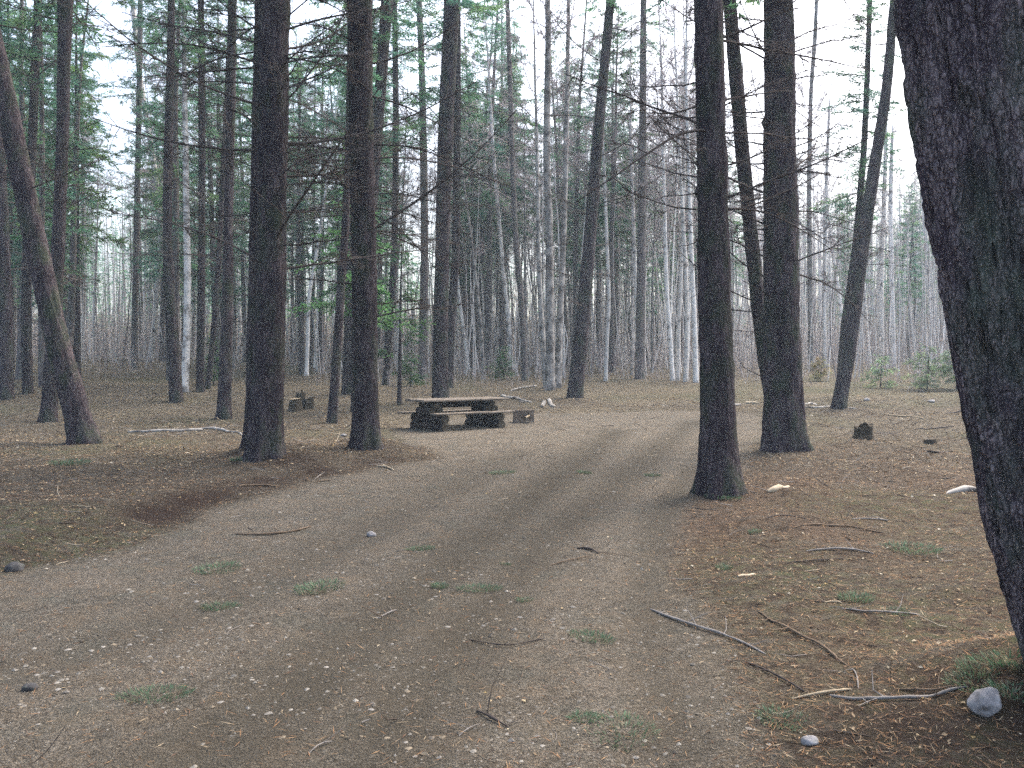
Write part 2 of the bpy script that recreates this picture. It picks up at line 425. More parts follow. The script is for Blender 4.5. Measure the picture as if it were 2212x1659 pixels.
# ------------------------------------------------------------------ measured trunks (photo measure of 2212 x 1659): path of centres, widths
# name, label, path [(x, y) from the base up], widths [px], depth nudge (m), dead branches, crown start (m), total height, bark
B = 'bark'
HERO = [
 ('pine_tree', 'massive fissured trunk leaning in from the right edge, close to the camera', [(2400, 1470), (2345, 1340), (2264, 1100), (2204, 800), (2162, 560), (2114, 270), (2078, 0)], [270, 250, 240, 240, 244, 250, 258], 0, 0, 8.5, 15, 'bark_big'),
 ('pine_tree', 'straight upright trunk at the track edge, nearest on the right of the clearing', [(1553, 1065), (1550, 960), (1548, 800), (1541, 500), (1536, 250), (1530, 0)], [88, 79, 71, 66, 62, 59], 0, 24, 10, 25, B),
 ('pine_tree', 'thick straight trunk with many bare side limbs and a thin leaning stem', [(1694, 972), (1690, 800), (1687, 600), (1685, 300), (1682, 0)], [92, 77, 72, 66, 59], 0, 50, 9.5, 25, B),
 ('pine_tree', 'thin stem leaning left out of the foot of the thick bare-limbed trunk', [(1690, 955), (1655, 790), (1628, 560), (1602, 310), (1576, 0)], [34, 31, 29, 29, 27], 0.5, 12, 10, 20, B),
 ('pine_tree', 'slender trunk right of the stump, leaning to the right above white wood scraps', [(1812, 882), (1836, 740), (1861, 553), (1886, 380), (1915, 190), (1931, 0)], [32, 29, 27, 25, 21, 17], 0, 8, 13, 20, B),
 ('fir_tree', 'thin dark fir with tufts of green behind the right-leaning slender trunk', [(1812, 862), (1824, 700), (1847, 540), (1864, 350), (1872, 200), (1879, 0)], [15, 14, 14, 13, 12, 10], 0.6, 4, 7.2, 17, B),
 ('pine_tree', 'trunk leaning right at the back of the clearing with bare limbs rising right', [(1242, 859), (1254, 740), (1271, 553), (1289, 330), (1303, 170), (1319, 0)], [37, 31, 27, 24, 21, 18], 0, 46, 15, 23, B),
 ('pine_tree', 'straight trunk directly behind the picnic table', [(952, 869), (951, 760), (955, 553), (961, 330), (969, 150), (976, 0)], [40, 33, 30, 32, 33, 34], 0, 26, 13, 24, B),
 ('pine_tree', 'narrower trunk half hidden behind the right side of the table trunk', [(969, 838), (974, 700), (984, 553), (987, 330), (988, 150), (988, 0)], [22, 19, 17, 16, 15, 14], 0, 8, 12, 23, B),
 ('pine_tree', 'straight dark trunk left of the picnic table with a raised root base', [(791, 966), (789, 800), (786, 553), (781, 300), (777, 0)], [58, 52, 53, 50, 51], 0, 32, 10, 24, B),
 ('pine_tree', 'trunk leaning right out from behind the dark trunk left of the table', [(781, 850), (796, 600), (806, 400), (820, 220), (836, 0)], [28, 25, 23, 24, 25], 0, 8, 14, 25, B),
 ('pine_tree', 'thin stem curving up beside the left of the dark trunk by the table', [(718, 914), (727, 770), (738, 600), (746, 490), (752, 300), (757, 0)], [21, 19, 18, 16, 13, 9], 0, 9, 9.0, 17, B),
 ('pine_tree', 'short shadowed trunk glimpsed low behind the dark trunk left of the table', [(752, 850), (755, 700), (762, 480), (768, 250), (770, 0)], [26, 23, 21, 19, 17], 0, 3, 12, 22, B),
 ('pine_tree', 'thin straight trunk standing farther back, left of the pale grey trunk', [(833, 832), (846, 640), (853, 498), (855, 250), (852, 0)], [17, 15, 14, 13, 11], 0, 26, 11, 22, B),
 ('aspen_tree', 'pale grey trunk with ragged bark, behind and left of the table', [(913, 819), (917, 600), (916, 400), (911, 150), (905, 0)], [20, 17, 16, 14, 13], 0, 14, 13, 25, 'bark_far'),
 ('pine_tree', 'largest dark trunk left of the track with a fused second stem', [(573, 986), (577, 850), (583, 700), (587, 500), (590, 250), (592, 0)], [82, 68, 62, 60, 62, 66], 0, 60, 10, 25, B),
 ('pine_tree', 'second stem fused to the left side of the largest dark trunk', [(549, 968), (552, 800), (555, 600), (559, 400), (563, 200), (566, 0)], [46, 38, 36, 34, 32, 30], 0.25, 12, 10, 23, B),
 ('pine_tree', 'thin straight trunk just left of the largest trunk, with long bare limbs', [(483, 906), (487, 800), (492, 600), (493, 490), (498, 250), (502, 0)], [37, 27, 22, 20, 19, 18], 0, 30, 12, 21, B),
 ('pine_tree', 'thin trunk with a slight bow standing beside the white blotched birch', [(381, 868), (371, 700), (362, 520), (364, 300), (368, 150), (370, 0)], [32, 25, 19, 18, 16, 14], 0, 14, 12, 21, B),
 ('pine_tree', 'straight greenish trunk between the birch and the trunk with long limbs', [(432, 846), (434, 700), (436, 500), (436, 250), (434, 0)], [20, 16, 15, 14, 13], 0, 14, 12, 22, B),
 ('pine_tree', 'leaning thin green trunk rising to the right behind the greenish trunk', [(448, 845), (456, 770), (470, 600), (480, 400), (492, 150), (498, 0)], [13, 12, 11, 10, 9, 8], 0.5, 4, 11, 19, B),
 ('pine_tree', 'curved trunk leaning steeply left at the far left of the frame', [(182, 956), (160, 870), (139, 790), (106, 660), (72, 500), (38, 340), (2, 160), (-34, 0)], [66, 54, 49, 46, 44, 42, 38, 34], 0, 6, 10, 22, B),
 ('pine_tree', 'nearly upright trunk crossing behind the steeply leaning trunk', [(104, 912), (116, 720), (124, 560), (134, 330), (138, 150), (141, 0)], [36, 29, 27, 24, 26, 31], 0, 20, 11, 23, B),
 ('pine_tree', 'narrow trunk near the left edge, left of the steeply leaning trunk', [(60, 851), (57, 680), (60, 500), (69, 330), (76, 150), (82, 0)], [22, 20, 19, 18, 17, 16], 0, 20, 11, 22, B),
 ('pine_tree', 'trunk cut by the left border of the view', [(13, 861), (12, 700), (6, 500), (-6, 250), (-18, 0)], [30, 27, 25, 23, 20], 0, 12, 11, 23, B),
 ('pine_tree', 'reddish grey trunk in the far left wood behind a brush pile', [(290, 797), (292, 650), (296, 450), (300, 250), (303, 0)], [17, 13, 12, 11, 10], 0, 8, 13, 24, 'bark_far'),
 ('pine_tree', 'grey trunk far back right of the leaning clearing trunk', [(1382, 818), (1385, 600), (1387, 400), (1389, 200), (1390, 0)], [24, 19, 17, 15, 13], 0, 16, 17, 26, 'bark_far'),
 ('pine_tree', 'grey far trunk behind the log debris, leaning slightly left', [(1134, 822), (1128, 680), (1116, 540), (1108, 380), (1102, 180), (1096, 0)], [15, 13, 12, 11, 10, 9], 0, 10, 16, 25, 'bark_far'),
]
BIRCH = [  # label, path, widths, dark?, height
 ('white blotched birch between thin trunks on the left', [(398, 845), (403, 740), (405, 600), (402, 400), (399, 200), (396, 0)], [18, 15, 15, 13, 11, 9], 0, 19),
 ('tall white birch bending left in the left gap of sky', [(326, 782), (333, 700), (341, 600), (347, 520), (338, 400), (322, 290), (302, 165), (286, 0)], [10, 11, 12, 12, 12, 11, 11, 9], 0, 26),
 ('thin crooked birch sapling alone in the dark left wood', [(204, 772), (203, 700), (205, 620), (209, 540), (211, 450)], [5, 5, 5, 4, 3], 0, 15),
 ('dark blotched birch forking high up at the back of the clearing', [(1189, 842), (1188, 700), (1186, 500), (1181, 330), (1184, 100), (1183, 0)], [22, 18, 17, 15, 13, 12], 1, 24),
 ('white birch leaning left beside the dark blotched birch', [(1180, 838), (1173, 740), (1167, 640), (1163, 530), (1162, 420), (1158, 250)], [13, 12, 11, 9, 8, 6], 0, 20),
 ('dark birch right behind the blotched one, with mossy foot', [(1205, 838), (1209, 700), (1216, 540), (1222, 350), (1226, 150), (1228, 0)], [17, 14, 13, 11, 9, 8], 1, 23),
 ('bright white birch left in the clump of birches behind the clearing', [(1453, 822), (1447, 720), (1440, 620), (1437, 500), (1434, 380), (1430, 200)], [10, 10, 9, 8, 7, 6], 0, 20),
 ('upright birch in the middle of the clump behind the clearing', [(1463, 822), (1465, 720), (1470, 620), (1474, 500), (1478, 350)], [12, 10, 9, 8, 7], 0, 20),
 ('white birch tilted left in the clump behind the clearing', [(1481, 824), (1484, 700), (1482, 600), (1476, 480), (1468, 330)], [11, 9, 9, 8, 6], 0, 20),
 ('birch nearest the upright track-edge trunk in the clump', [(1503, 826), (1500, 700), (1494, 560), (1489, 400), (1483, 200)], [13, 11, 10, 8, 7], 0, 21),
 ('short-looking pale birch in the brush behind the yellow-green moss', [(1387, 816), (1382, 740), (1374, 640), (1370, 520), (1364, 330)], [10, 9, 8, 7, 6], 0, 19),
 ('pale birch right of the leaning clearing trunk', [(1308, 823), (1311, 740), (1315, 640), (1310, 500), (1306, 380)], [9, 8, 8, 7, 6], 0, 18),
 ('white birch with forked stem seen past the slender right trunk', [(1905, 790), (1903, 690), (1903, 590), (1908, 470), (1913, 330), (1915, 180)], [12, 12, 11, 9, 8, 6], 0, 20),
 ('upright white birch in the gap left of the massive right trunk', [(1930, 793), (1928, 680), (1925, 560), (1924, 430), (1926, 340)], [11, 10, 10, 9, 8], 0, 16),
 ('white birch leaning left above the green saplings', [(2024, 782), (2015, 700), (2006, 620), (2000, 520), (1994, 430), (1988, 300)], [12, 11, 10, 9, 8, 6], 0, 18),
 ('second birch stem leaning left out of the green saplings', [(2036, 784), (2027, 720), (2018, 650), (2009, 575)], [8, 8, 7, 6], 0, 12),
 ('birch trunk glimpsed beside the massive right trunk', [(2050, 770), (2055, 690), (2059, 620), (2061, 500)], [9, 8, 7, 6], 0, 16),
 ('white birch rising just right of the thick bare-limbed trunk', [(1782, 793), (1780, 680), (1782, 560), (1785, 400), (1790, 260)], [10, 9, 8, 7, 6], 0, 17),
 ('white birch leaning left between the thick trunk and the slender one', [(1824, 790), (1818, 690), (1810, 620), (1801, 560), (1790, 470)], [9, 9, 8, 7, 5], 0, 15),
 ('bare tree standing against white sky right of the thick trunk', [(1752, 800), (1750, 600), (1748, 400), (1752, 200), (1760, 90), (1764, 0)], [12, 11, 10, 9, 9, 8], 1, 24),
 ('birch pair stem in the far wood left of the pale grey trunk', [(662, 812), (665, 730), (668, 640), (682, 560), (700, 440)], [9, 8, 8, 7, 6], 0, 18),
 ('leaning birch with white bark behind the table trunk', [(1012, 800), (1002, 720), (992, 640), (986, 560), (984, 420)], [8, 7, 7, 6, 5], 0, 16),
 ('white birch between the table trunk and the leaning clearing trunk', [(1104, 800), (1098, 690), (1088, 600), (1080, 500), (1068, 360), (1058, 200)], [12, 11, 9, 9, 8, 6], 0, 22),
]

for px, py, mh, mr in ((574, 1000, 0.16, 0.95), (640, 1015, 0.10, 0.7), (800, 985, 0.10, 0.7), (1694, 978, 0.07, 0.9), (1553, 1070, 0.04, 0.6)):
    p = hit(px, py, base_h); MOUNDS.append((p[0], p[1] + 0.2, mh, mr))
p = hit(2300, 1520, base_h); MOUNDS.append((p[0] + 0.1, p[1] + 0.1, 0.22, 0.55))

# ------------------------------------------------------------------ ground
def spaced(a, b, knots):         # grid lines whose spacing follows knots [(pos, step)]
    out = [a]
    ps, ss = zip(*knots)
    while out[-1] < b: out.append(out[-1] + float(np.interp(out[-1], ps, ss)))
    return np.array(out)
gy = spaced(-60, 330, [(-60, 6), (-6, 0.6), (1.5, 0.10), (3, 0.045), (8, 0.075), (16, 0.13), (30, 0.26), (60, 0.9), (110, 3), (330, 14)])
gxr = spaced(0, 260, [(0, 0.07), (3, 0.07), (8, 0.12), (14, 0.24), (30, 0.7), (60, 2.5), (260, 20)])
gx = np.concatenate([-gxr[:0:-1], gxr])
X, Y = np.meshgrid(gx, gy)
SD = road_sd(X, Y)
Z = ground_h(X, Y, SD)
trk = sstep(-0.12, 0.30, SD + 0.10 * fbm2(X * 5, Y * 5, 31, 3))
rut = np.zeros_like(X)
for i, P in enumerate(RUTS):
    d = seg_dist(X, Y, P, False) + 0.12 * fbm2(X * 0.9, Y * 0.9, 40 + i, 3)
    rut = np.maximum(rut, (1.0, 0.95, 0.6, 0.8)[i] * np.exp(-(np.maximum(d, 0) / (0.46, 0.40, 0.45, 0.25)[i]) ** 2))
    dd = seg_dist(X, Y, P, False); rut = np.maximum(rut, 0.35 * np.clip(np.sin(dd * 9 + i) * 1.3 + 0.9 * fbm2(X * 1.5, Y * 1.5, 45 + i, 3) - 0.35, 0, 1) * np.exp(-(dd / 1.1) ** 2))
leftness = sstep(2.0, -0.5, X) * sstep(21, 16, Y)
soil = np.exp(-((SD + 0.32) / 0.30) ** 2) * leftness * (0.62 + 1.3 * fbm2(X * 1.1, Y * 1.1, 51, 4))
for mx, my, mh, mr in MOUNDS[:3]:
    soil = np.maximum(soil, 0.8 * np.exp(-((X - mx) ** 2 + (Y - my + 0.5) ** 2) / (mr * 0.9) ** 2))
cx_, cy_ = hit(2085, 1610, base_h)[:2]
soil = np.maximum(soil, np.exp(-((X - cx_) ** 2 + (Y - cy_) ** 2) / 0.65 ** 2) * (0.75 + 0.8 * fbm2(X * 3, Y * 3, 55, 3)))
soil = np.clip(soil, 0, 1)
litter = np.clip(sstep(15, 24, Y) * (0.75 + 0.9 * fbm2(X * 0.35, Y * 0.35, 61, 4)), 0, 1)
litter = np.maximum(litter, np.clip(0.55 * sstep(2, -4, X) * sstep(11, 17, Y), 0, 1))
moss = np.clip(0.02 + 1.3 * fbm2(X * 0.45, Y * 0.30, 71, 4) + 0.35 * sstep(27, 33, Y) * sstep(46, 40, Y) * sstep(4, 9, X), 0, 1) * (1 - 0.5 * sstep(0.3, 1.5, SD))
moss = np.maximum(moss, 1.1 * np.exp(-((X - MOUNDS[-1][0]) ** 2 + (Y - MOUNDS[-1][1]) ** 2) / 0.5 ** 2)); moss = np.clip(moss, 0, 1)
red = np.clip(sstep(0.5, 2.2, X) * sstep(16, 9, Y) * (0.85 + 0.9 * fbm2(X * 0.8, Y * 0.8, 81, 4)), 0, 1)
verts = np.stack([X, Y, Z], -1).reshape(-1, 3)
ny, nx = X.shape
idx = np.arange(nx * ny).reshape(ny, nx)
quads = np.stack([idx[:-1, :-1], idx[:-1, 1:], idx[1:, 1:], idx[1:, :-1]], -1).reshape(-1, 4)
SDf = 0.25 * (SD[:-1, :-1] + SD[1:, 1:] + SD[:-1, 1:] + SD[1:, :-1]).ravel()
zone = np.stack([trk, rut, soil], -1).reshape(-1, 3); cover = np.stack([litter, moss, red], -1).reshape(-1, 3)
def ground_piece(name, sel):
    q = quads[sel]; used, inv = np.unique(q, return_inverse=True)
    mb = MB(); mb.add(verts[used], inv.reshape(-1, 4))
    me = mb.mesh(name, [M['ground']])
    for an, arr in (('zone', zone), ('cover', cover)):
        a = me.attributes.new(an, 'FLOAT_COLOR', 'POINT'); a.data.foreach_set('color', np.concatenate([arr[used], np.ones((len(used), 1))], 1).astype(np.float32).ravel())
    return kind(obj(name, me), 'structure')
ground_piece('gravel_track', SDf > 0)
ground_piece('forest_ground', SDf <= 0)

# ------------------------------------------------------------------ vegetation generators
def resample(P, W, step):
    P = np.asarray(P, float); W = np.asarray(W, float)
    s = np.concatenate([[0], np.cumsum(np.linalg.norm(np.diff(P, axis=0), axis=1))])
    # Catmull-Rom through the measured points
    def cr(v, u):
        k = np.clip(np.searchsorted(s, u, 'right') - 1, 0, len(s) - 2)
        t = (u - s[k]) / (s[k + 1] - s[k]); t = t[:, None] if v.ndim > 1 else t
        p0, p1, p2, p3 = v[np.maximum(k - 1, 0)], v[k], v[k + 1], v[np.minimum(k + 2, len(s) - 1)]
        return 0.5 * (2 * p1 + (p2 - p0) * t + (2 * p0 - 5 * p1 + 4 * p2 - p3) * t * t + (3 * p1 - p0 - 3 * p2 + p3) * t ** 3)
    u = np.concatenate([np.arange(0, s[-1], step), [s[-1]]])
    return cr(P, u), np.interp(u, s, W), u

def trunk_mesh(P, W, H, mat, sides=20, step=0.14, flare=0.35, rough=0.05, seed=0, fine=0.0, knots=0):
    """P: centres in metres from the base (relative), W: radii; extended to height H with a taper"""
    P = np.asarray(P, float); W = np.asarray(W, float)
    rng = np.random.default_rng(seed)
    d = P[-1] - P[-2]; d = d / np.linalg.norm(d)
    P = list(P); W = list(W); k = 0; z0, w0 = P[-1][2], W[-1]
    while P[-1][2] < H:
        d = nrm(d * np.array([0.93, 0.93, 1]) + rng.normal(size=3) * 0.012)
        P.append(P[-1] + d * 1.5); W.append(max(0.015, w0 * (1 - (P[-1][2] - z0) / (H - z0 + 1.5))))
    P = np.array([P[0] - np.array([0, 0, 0.35])] + P); W = np.array([W[0]] + W)
    P2, W2, u = resample(P, W, step)
    n = len(P2)
    th = np.arange(sides) * 2 * math.pi / sides
    h = P2[:, 2:3]
    ph = rng.uniform(0, 6.28, 3)
    lob = 0.5 * np.cos(4 * th + ph[0]) + 0.35 * np.cos(7 * th + ph[1]) + 0.25 * np.cos(3 * th + ph[2])
    hh = np.maximum(h, -0.05)
    prof = 1 + flare * np.exp(-hh / 0.22) * (0.75 + 0.75 * lob[None]) + 0.04 * lob[None] * np.exp(-hh / 2.5)
    cx, cy = np.cos(th)[None], np.sin(th)[None]
    prof = prof + rough * (vn3(cx * 2.2, cy * 2.2, h * 1.7, seed) + 0.6 * vn3(cx * 5, cy * 5, h * 4.5, seed + 1))
    if fine:
        kf = sides / 13
        rid = 1 - np.abs(vn3(cx * kf + 0.3 * vn3(cx * 3, cy * 3, h * 3, 8), cy * kf, h * 2.2, seed + 2))
        prof = prof + fine * (rid - 0.5) + 0.5 * fine * vn3(cx * kf * 2, cy * kf * 2, h * 9, seed + 3) - fine * 0.7 * (rid > 0.93)
    for _ in range(knots):
        kz, kt = rng.uniform(0.8, 9), rng.uniform(0, 6.28)
        dd = ((h - kz) / 0.05) ** 2 + ((np.angle(np.exp(1j * (th[None] - kt)))) / 0.28) ** 2
        prof = prof + rng.uniform(0.08, 0.2) * np.exp(-dd)
    _, a, b = frames(P2[None])
    rad = W2[:, None] * prof
    V = P2[:, None, :] + (cx[..., None] * a[0][:, None, :] + cy[..., None] * b[0][:, None, :]) * rad[..., None]
    idx = np.arange(n * sides).reshape(n, sides)
    q = np.stack([idx[:-1], np.roll(idx[:-1], -1, 1), np.roll(idx[1:], -1, 1), idx[1:]], -1).reshape(-1, 4)
    mb = MB(); mb.add(V, q)
    return mb.mesh('trunk', [mat]), P2, W2

BARKC = np.array([0.060, 0.050, 0.046])
def arc_paths(p, az, L, el, droop, n, rng, wob=0.05):
    """T curved limbs: start p (T,3), azimuth, length, start elevation, droop (elevation change to the tip)"""
    T = len(az); s = np.linspace(0, 1, n)
    e = el[:, None] + droop[:, None] * s[None]
    a = az[:, None] + np.cumsum(rng.normal(size=(T, n)) * wob, 1)
    e = e + np.cumsum(rng.normal(size=(T, n)) * wob, 1)
    d = np.stack([np.cos(e) * np.cos(a), np.cos(e) * np.sin(a), np.sin(e)], -1)
    st = d[:, 1:] * (L[:, None, None] / (n - 1))
    return np.concatenate([p[:, None], p[:, None] + np.cumsum(st, 1)], 1)

def along(P, t):                 # points on polylines P (T,n,3) at parameters t (T,k) -> (T,k,3) and directions
    n = P.shape[1]; x = np.clip(t, 0, 0.9999) * (n - 1); k = x.astype(int); f = (x - k)[..., None]
    r = np.arange(len(P))[:, None]
    return P[r, k] * (1 - f) + P[r, k + 1] * f, nrm(P[r, k + 1] - P[r, k])

def dead_branch(seed, L):
    """a bare limb along +X: bends, side twigs, finer twigs"""
    rng = np.random.default_rng(seed); mb = MB()
    P = arc_paths(np.zeros((1, 3)), np.zeros(1), np.array([L]), np.array([rng.uniform(-0.15, 0.3)]), np.array([rng.uniform(-0.45, 0.45)]), 12, rng, 0.05)
    c = BARKC * rng.uniform(0.7, 1.15)
    tubes(mb, P, (0.0055 + 0.0135 * L / 2.4 * (1 - np.linspace(0, 1, 12)))[None], 5, 0, c)
    k = int(7 * L)
    t = np.sort(rng.uniform(0.12, 0.97, (1, k))); q, d = along(P, t); q, d = q[0], d[0]
    side = np.where(np.arange(k) % 2, 1, -1)
    az = np.arctan2(d[:, 1], d[:, 0]) + side * rng.uniform(0.5, 1.1, k)
    l2 = L * 0.34 * (1.1 - 0.7 * t[0]) * rng.uniform(0.35, 1.2, k)
    T2 = arc_paths(q, az, l2, rng.uniform(-0.35, 0.45, k), rng.uniform(-0.3, 0.3, k), 6, rng, 0.12)
    tubes(mb, T2, (0.0072 * (1 - 0.7 * np.linspace(0, 1, 6)))[None] * np.ones((k, 1)), 3, 0, c)
    m = 5; t3 = rng.uniform(0.15, 0.98, (k, m)); q3, d3 = along(T2, t3); q3 = q3.reshape(-1, 3); d3 = d3.reshape(-1, 3)
    az3 = np.arctan2(d3[:, 1], d3[:, 0]) + rng.choice([-1, 1], k * m) * rng.uniform(0.4, 1.0, k * m)
    l3 = np.repeat(l2, m) * rng.uniform(0.2, 0.55, k * m)
    T3 = arc_paths(q3, az3, l3, rng.uniform(-0.5, 0.5, k * m), rng.uniform(-0.3, 0.3, k * m), 4, rng, 0.12)
    tubes(mb, T3, np.array([[0.0042, 0.0036, 0.003, 0.002]]) * np.ones((k * m, 1)), 3, 0, c * 1.1)
    return mb.mesh('branch', [M['twig']])
DEAD = [dead_branch(100 + i, L) for i, L in enumerate((0.5, 0.9, 1.2, 1.5, 1.8, 2.0, 2.2, 2.4, 2.7, 3.0, 1.6, 2.1))]
DEADL = [0.5, 0.9, 1.2, 1.5, 1.8, 2.0, 2.2, 2.4, 2.7, 3.0, 1.6, 2.1]

def sprays(mb, P, L, rng, per_m, tw, leafL, leafW, greens, t0=0.2, flat=0.5):
    """needle sprays along limbs P (T,n,3) of lengths L"""
    for i in range(len(P)):
        k = max(3, int(L[i] * per_m))
        t = rng.uniform(t0, 1.0, (1, k)); q, d = along(P[i:i + 1], t); q, d = q[0], d[0]
        az = np.arctan2(d[:, 1], d[:, 0]) + rng.choice([-1, 1], k) * rng.uniform(0.25, 1.15, k)
        el = rng.normal(-0.12, 0.28, k)
        dd = np.stack([np.cos(el) * np.cos(az), np.cos(el) * np.sin(az), np.sin(el)], -1)
        ln = tw * (1.15 - 0.6 * t[0]) * rng.uniform(0.4, 1.2, k)
        m = 4
        s = np.tile(np.linspace(0.15, 0.95, m), k); base = np.repeat(q, m, 0) + np.repeat(dd * ln[:, None], m, 0) * s[:, None]
        az2 = np.repeat(az, m) + rng.normal(0, 0.55, k * m); el2 = np.repeat(el, m) + rng.normal(-0.05, 0.35, k * m)
        d2 = np.stack([np.cos(el2) * np.cos(az2), np.cos(el2) * np.sin(az2), np.sin(el2)], -1)
        w = nrm(np.cross(d2, nrm(np.array([0, 0, 1.0]) * flat + rng.normal(size=(k * m, 3)) * 0.5))) * (leafW * rng.uniform(0.6, 1.3, (k * m, 1)))
        g = greens[rng.integers(0, len(greens))] * rng.uniform(0.75, 1.25)
        diamonds(mb, base, d2, w, leafL * rng.uniform(0.6, 1.3, k * m), 1, g * rng.uniform(0.8, 1.2, (k * m, 1)))
        tubes(mb, np.stack([q, q + dd * ln[:, None] * 0.9], 1), np.tile([[0.004, 0.002]], (k, 1)), 3, 0, BARKC)

GREENS = np.array([[0.075, 0.180, 0.098], [0.095, 0.215, 0.105], [0.066, 0.175, 0.122], [0.112, 0.205, 0.086], [0.084, 0.190, 0.135]])
def conifer_crown(seed, Hc, Rb, gap=0.25, dead=18, dens=1.0, below=6.0, greens=GREENS):
    """live crown from z=0 up to Hc round a trunk axis, with bare limbs hanging on below it"""
    rng = np.random.default_rng(seed); mb = MB()
    z = []; 
    zz = 0.0
    while zz < Hc - 0.15:
        z += [zz + rng.normal(0, 0.05)] * int(rng.integers(2, 6)); zz += rng.uniform(0.28, 0.55)
    z = np.array(z); z = z[rng.uniform(size=len(z)) > gap]; f = np.clip(z / Hc, 0, 1); n = len(z)
    prof = np.interp(f, [0, 0.12, 0.3, 0.7, 1.0], [0.65, 0.95, 1.0, 0.55, 0.10])
    L = np.maximum(0.2, Rb * prof * rng.uniform(0.45, 1.2, n))
    az = rng.uniform(0, 6.28, n)
    P = arc_paths(np.stack([0 * z, 0 * z, z], -1), az, L, np.interp(f, [0, 0.5, 1], [-0.10, 0.12, 0.7]) + rng.normal(0, 0.14, n), np.interp(f, [0, 1], [-0.35, 0.1]) + rng.normal(0, 0.15, n), 7, rng, 0.06)
    tubes(mb, P, (0.005 + 0.008 * L[:, None] * (1 - np.linspace(0, 1, 7))[None]), 4, 0, BARKC * 0.9)
    sprays(mb, P, L, rng, 21 * dens, 0.46, 0.17, 0.021, greens, 0.18)
    if dead:
        zd = -rng.uniform(0, below, dead); n = dead
        Ld = rng.uniform(0.5, 1.9, n) * (1 - 0.4 * (-zd / below))
        P = arc_paths(np.stack([0 * zd, 0 * zd, zd], -1), rng.uniform(0, 6.28, n), Ld, rng.uniform(-0.3, 0.35, n), rng.uniform(-0.4, 0.4, n), 7, rng, 0.1)
        tubes(mb, P, (0.004 + 0.007 * (1 - np.linspace(0, 1, 7))[None] * np.ones((n, 1))), 3, 0, BARKC)
        m = 8; q, d = along(P, rng.uniform(0.15, 0.98, (n, m))); q = q.reshape(-1, 3); d = d.reshape(-1, 3)
        a3 = np.arctan2(d[:, 1], d[:, 0]) + rng.choice([-1, 1], n * m) * rng.uniform(0.4, 1.1, n * m)
        P3 = arc_paths(q, a3, np.repeat(Ld, m) * rng.uniform(0.1, 0.4, n * m), rng.uniform(-0.5, 0.4, n * m), rng.uniform(-0.3, 0.3, n * m), 4, rng, 0.1)
        tubes(mb, P3, np.array([[0.0035, 0.003, 0.0025, 0.002]]) * np.ones((n * m, 1)), 3, 0, BARKC)
    return mb.mesh('crown', [M['twig'], M['needles']], smooth=False)

TWIGC = np.array([0.25, 0.220, 0.225])
def birch_crown(seed, H, start=0.35, n=40, spread=0.17, col=TWIGC, m=9, kf=6):
    rng = np.random.default_rng(seed); mb = MB()
    f = np.sort(rng.uniform(start, 0.99, n)); z = f * H
    L = H * spread * np.interp(f, [start, start + 0.15, 0.75, 1], [0.5, 1.0, 0.75, 0.25]) * rng.uniform(0.5, 1.2, n)
    P = arc_paths(np.stack([0 * z, 0 * z, z], -1), rng.uniform(0, 6.28, n), L, rng.uniform(0.4, 1.05, n), rng.uniform(-0.35, 0.35, n), 8, rng, 0.08)
    tubes(mb, P, (0.006 + 0.016 * (L / (H * spread))[:, None] * (1 - np.linspace(0, 1, 8))[None]), 4, 0, col * 0.9)
    q, d = along(P, rng.uniform(0.2, 1.0, (n, m))); q = q.reshape(-1, 3); d = d.reshape(-1, 3); k = n * m
    az = np.arctan2(d[:, 1], d[:, 0]) + rng.normal(0, 0.7, k); el = np.arcsin(np.clip(d[:, 2], -1, 1)) + rng.normal(-0.1, 0.35, k)
    L2 = np.repeat(L, m) * rng.uniform(0.15, 0.5, k)
    P2 = arc_paths(q, az, L2, el, rng.uniform(-0.5, 0.2, k), 5, rng, 0.10)
    tubes(mb, P2, np.array([[0.009, 0.008, 0.007, 0.006, 0.005]]) * np.ones((k, 1)), 3, 0, col)
    q, d = along(P2, rng.uniform(0.1, 1.0, (k, kf))); q = q.reshape(-1, 3); d = d.reshape(-1, 3); k3 = k * kf
    az = np.arctan2(d[:, 1], d[:, 0]) + rng.normal(0, 0.6, k3); el = np.arcsin(np.clip(d[:, 2], -1, 1)) + rng.normal(-0.15, 0.4, k3)
    P3 = arc_paths(q, az, rng.uniform(0.15, 0.6, k3), el, rng.uniform(-0.6, 0.1, k3), 3, rng, 0.1)
    tubes(mb, P3, np.array([[0.006, 0.005, 0.0035]]) * np.ones((k3, 1)), 3, 0, col * 1.1)
    return mb.mesh('crown', [M['twig']])

CROWN = [conifer_crown(200 + i, *a) for i, a in enumerate(((12, 2.3), (13, 2.7), (11, 2.0), (12, 3.0, 0.4)))]
CROWN_H = [12, 13, 11, 12]
BCROWN = [birch_crown(300 + i, 18, s, n) for i, (s, n) in enumerate(((0.35, 23), (0.45, 20), (0.28, 26), (0.5, 18)))]

def place_crown(root, P2, z0, H, k, name='crown'):
    zs = P2[:, 2]; i = int(np.argmin(np.abs(zs - z0))); p = Vector(P2[i]); t = Vector(P2[-1]) - p
    s = (H - z0) / CROWN_H[k]
    o = obj(name, CROWN[k], root, p)
    q = Vector((0, 0, 1)).rotation_difference(t.normalized())
    o.rotation_mode = 'QUATERNION'; o.rotation_quaternion = q @ Matrix.Rotation(random.uniform(0, 6.28), 3, 'Z').to_quaternion()
    r = min(1.25, max(0.6, s * 1.05)); o.scale = (r, r, s)
    return o

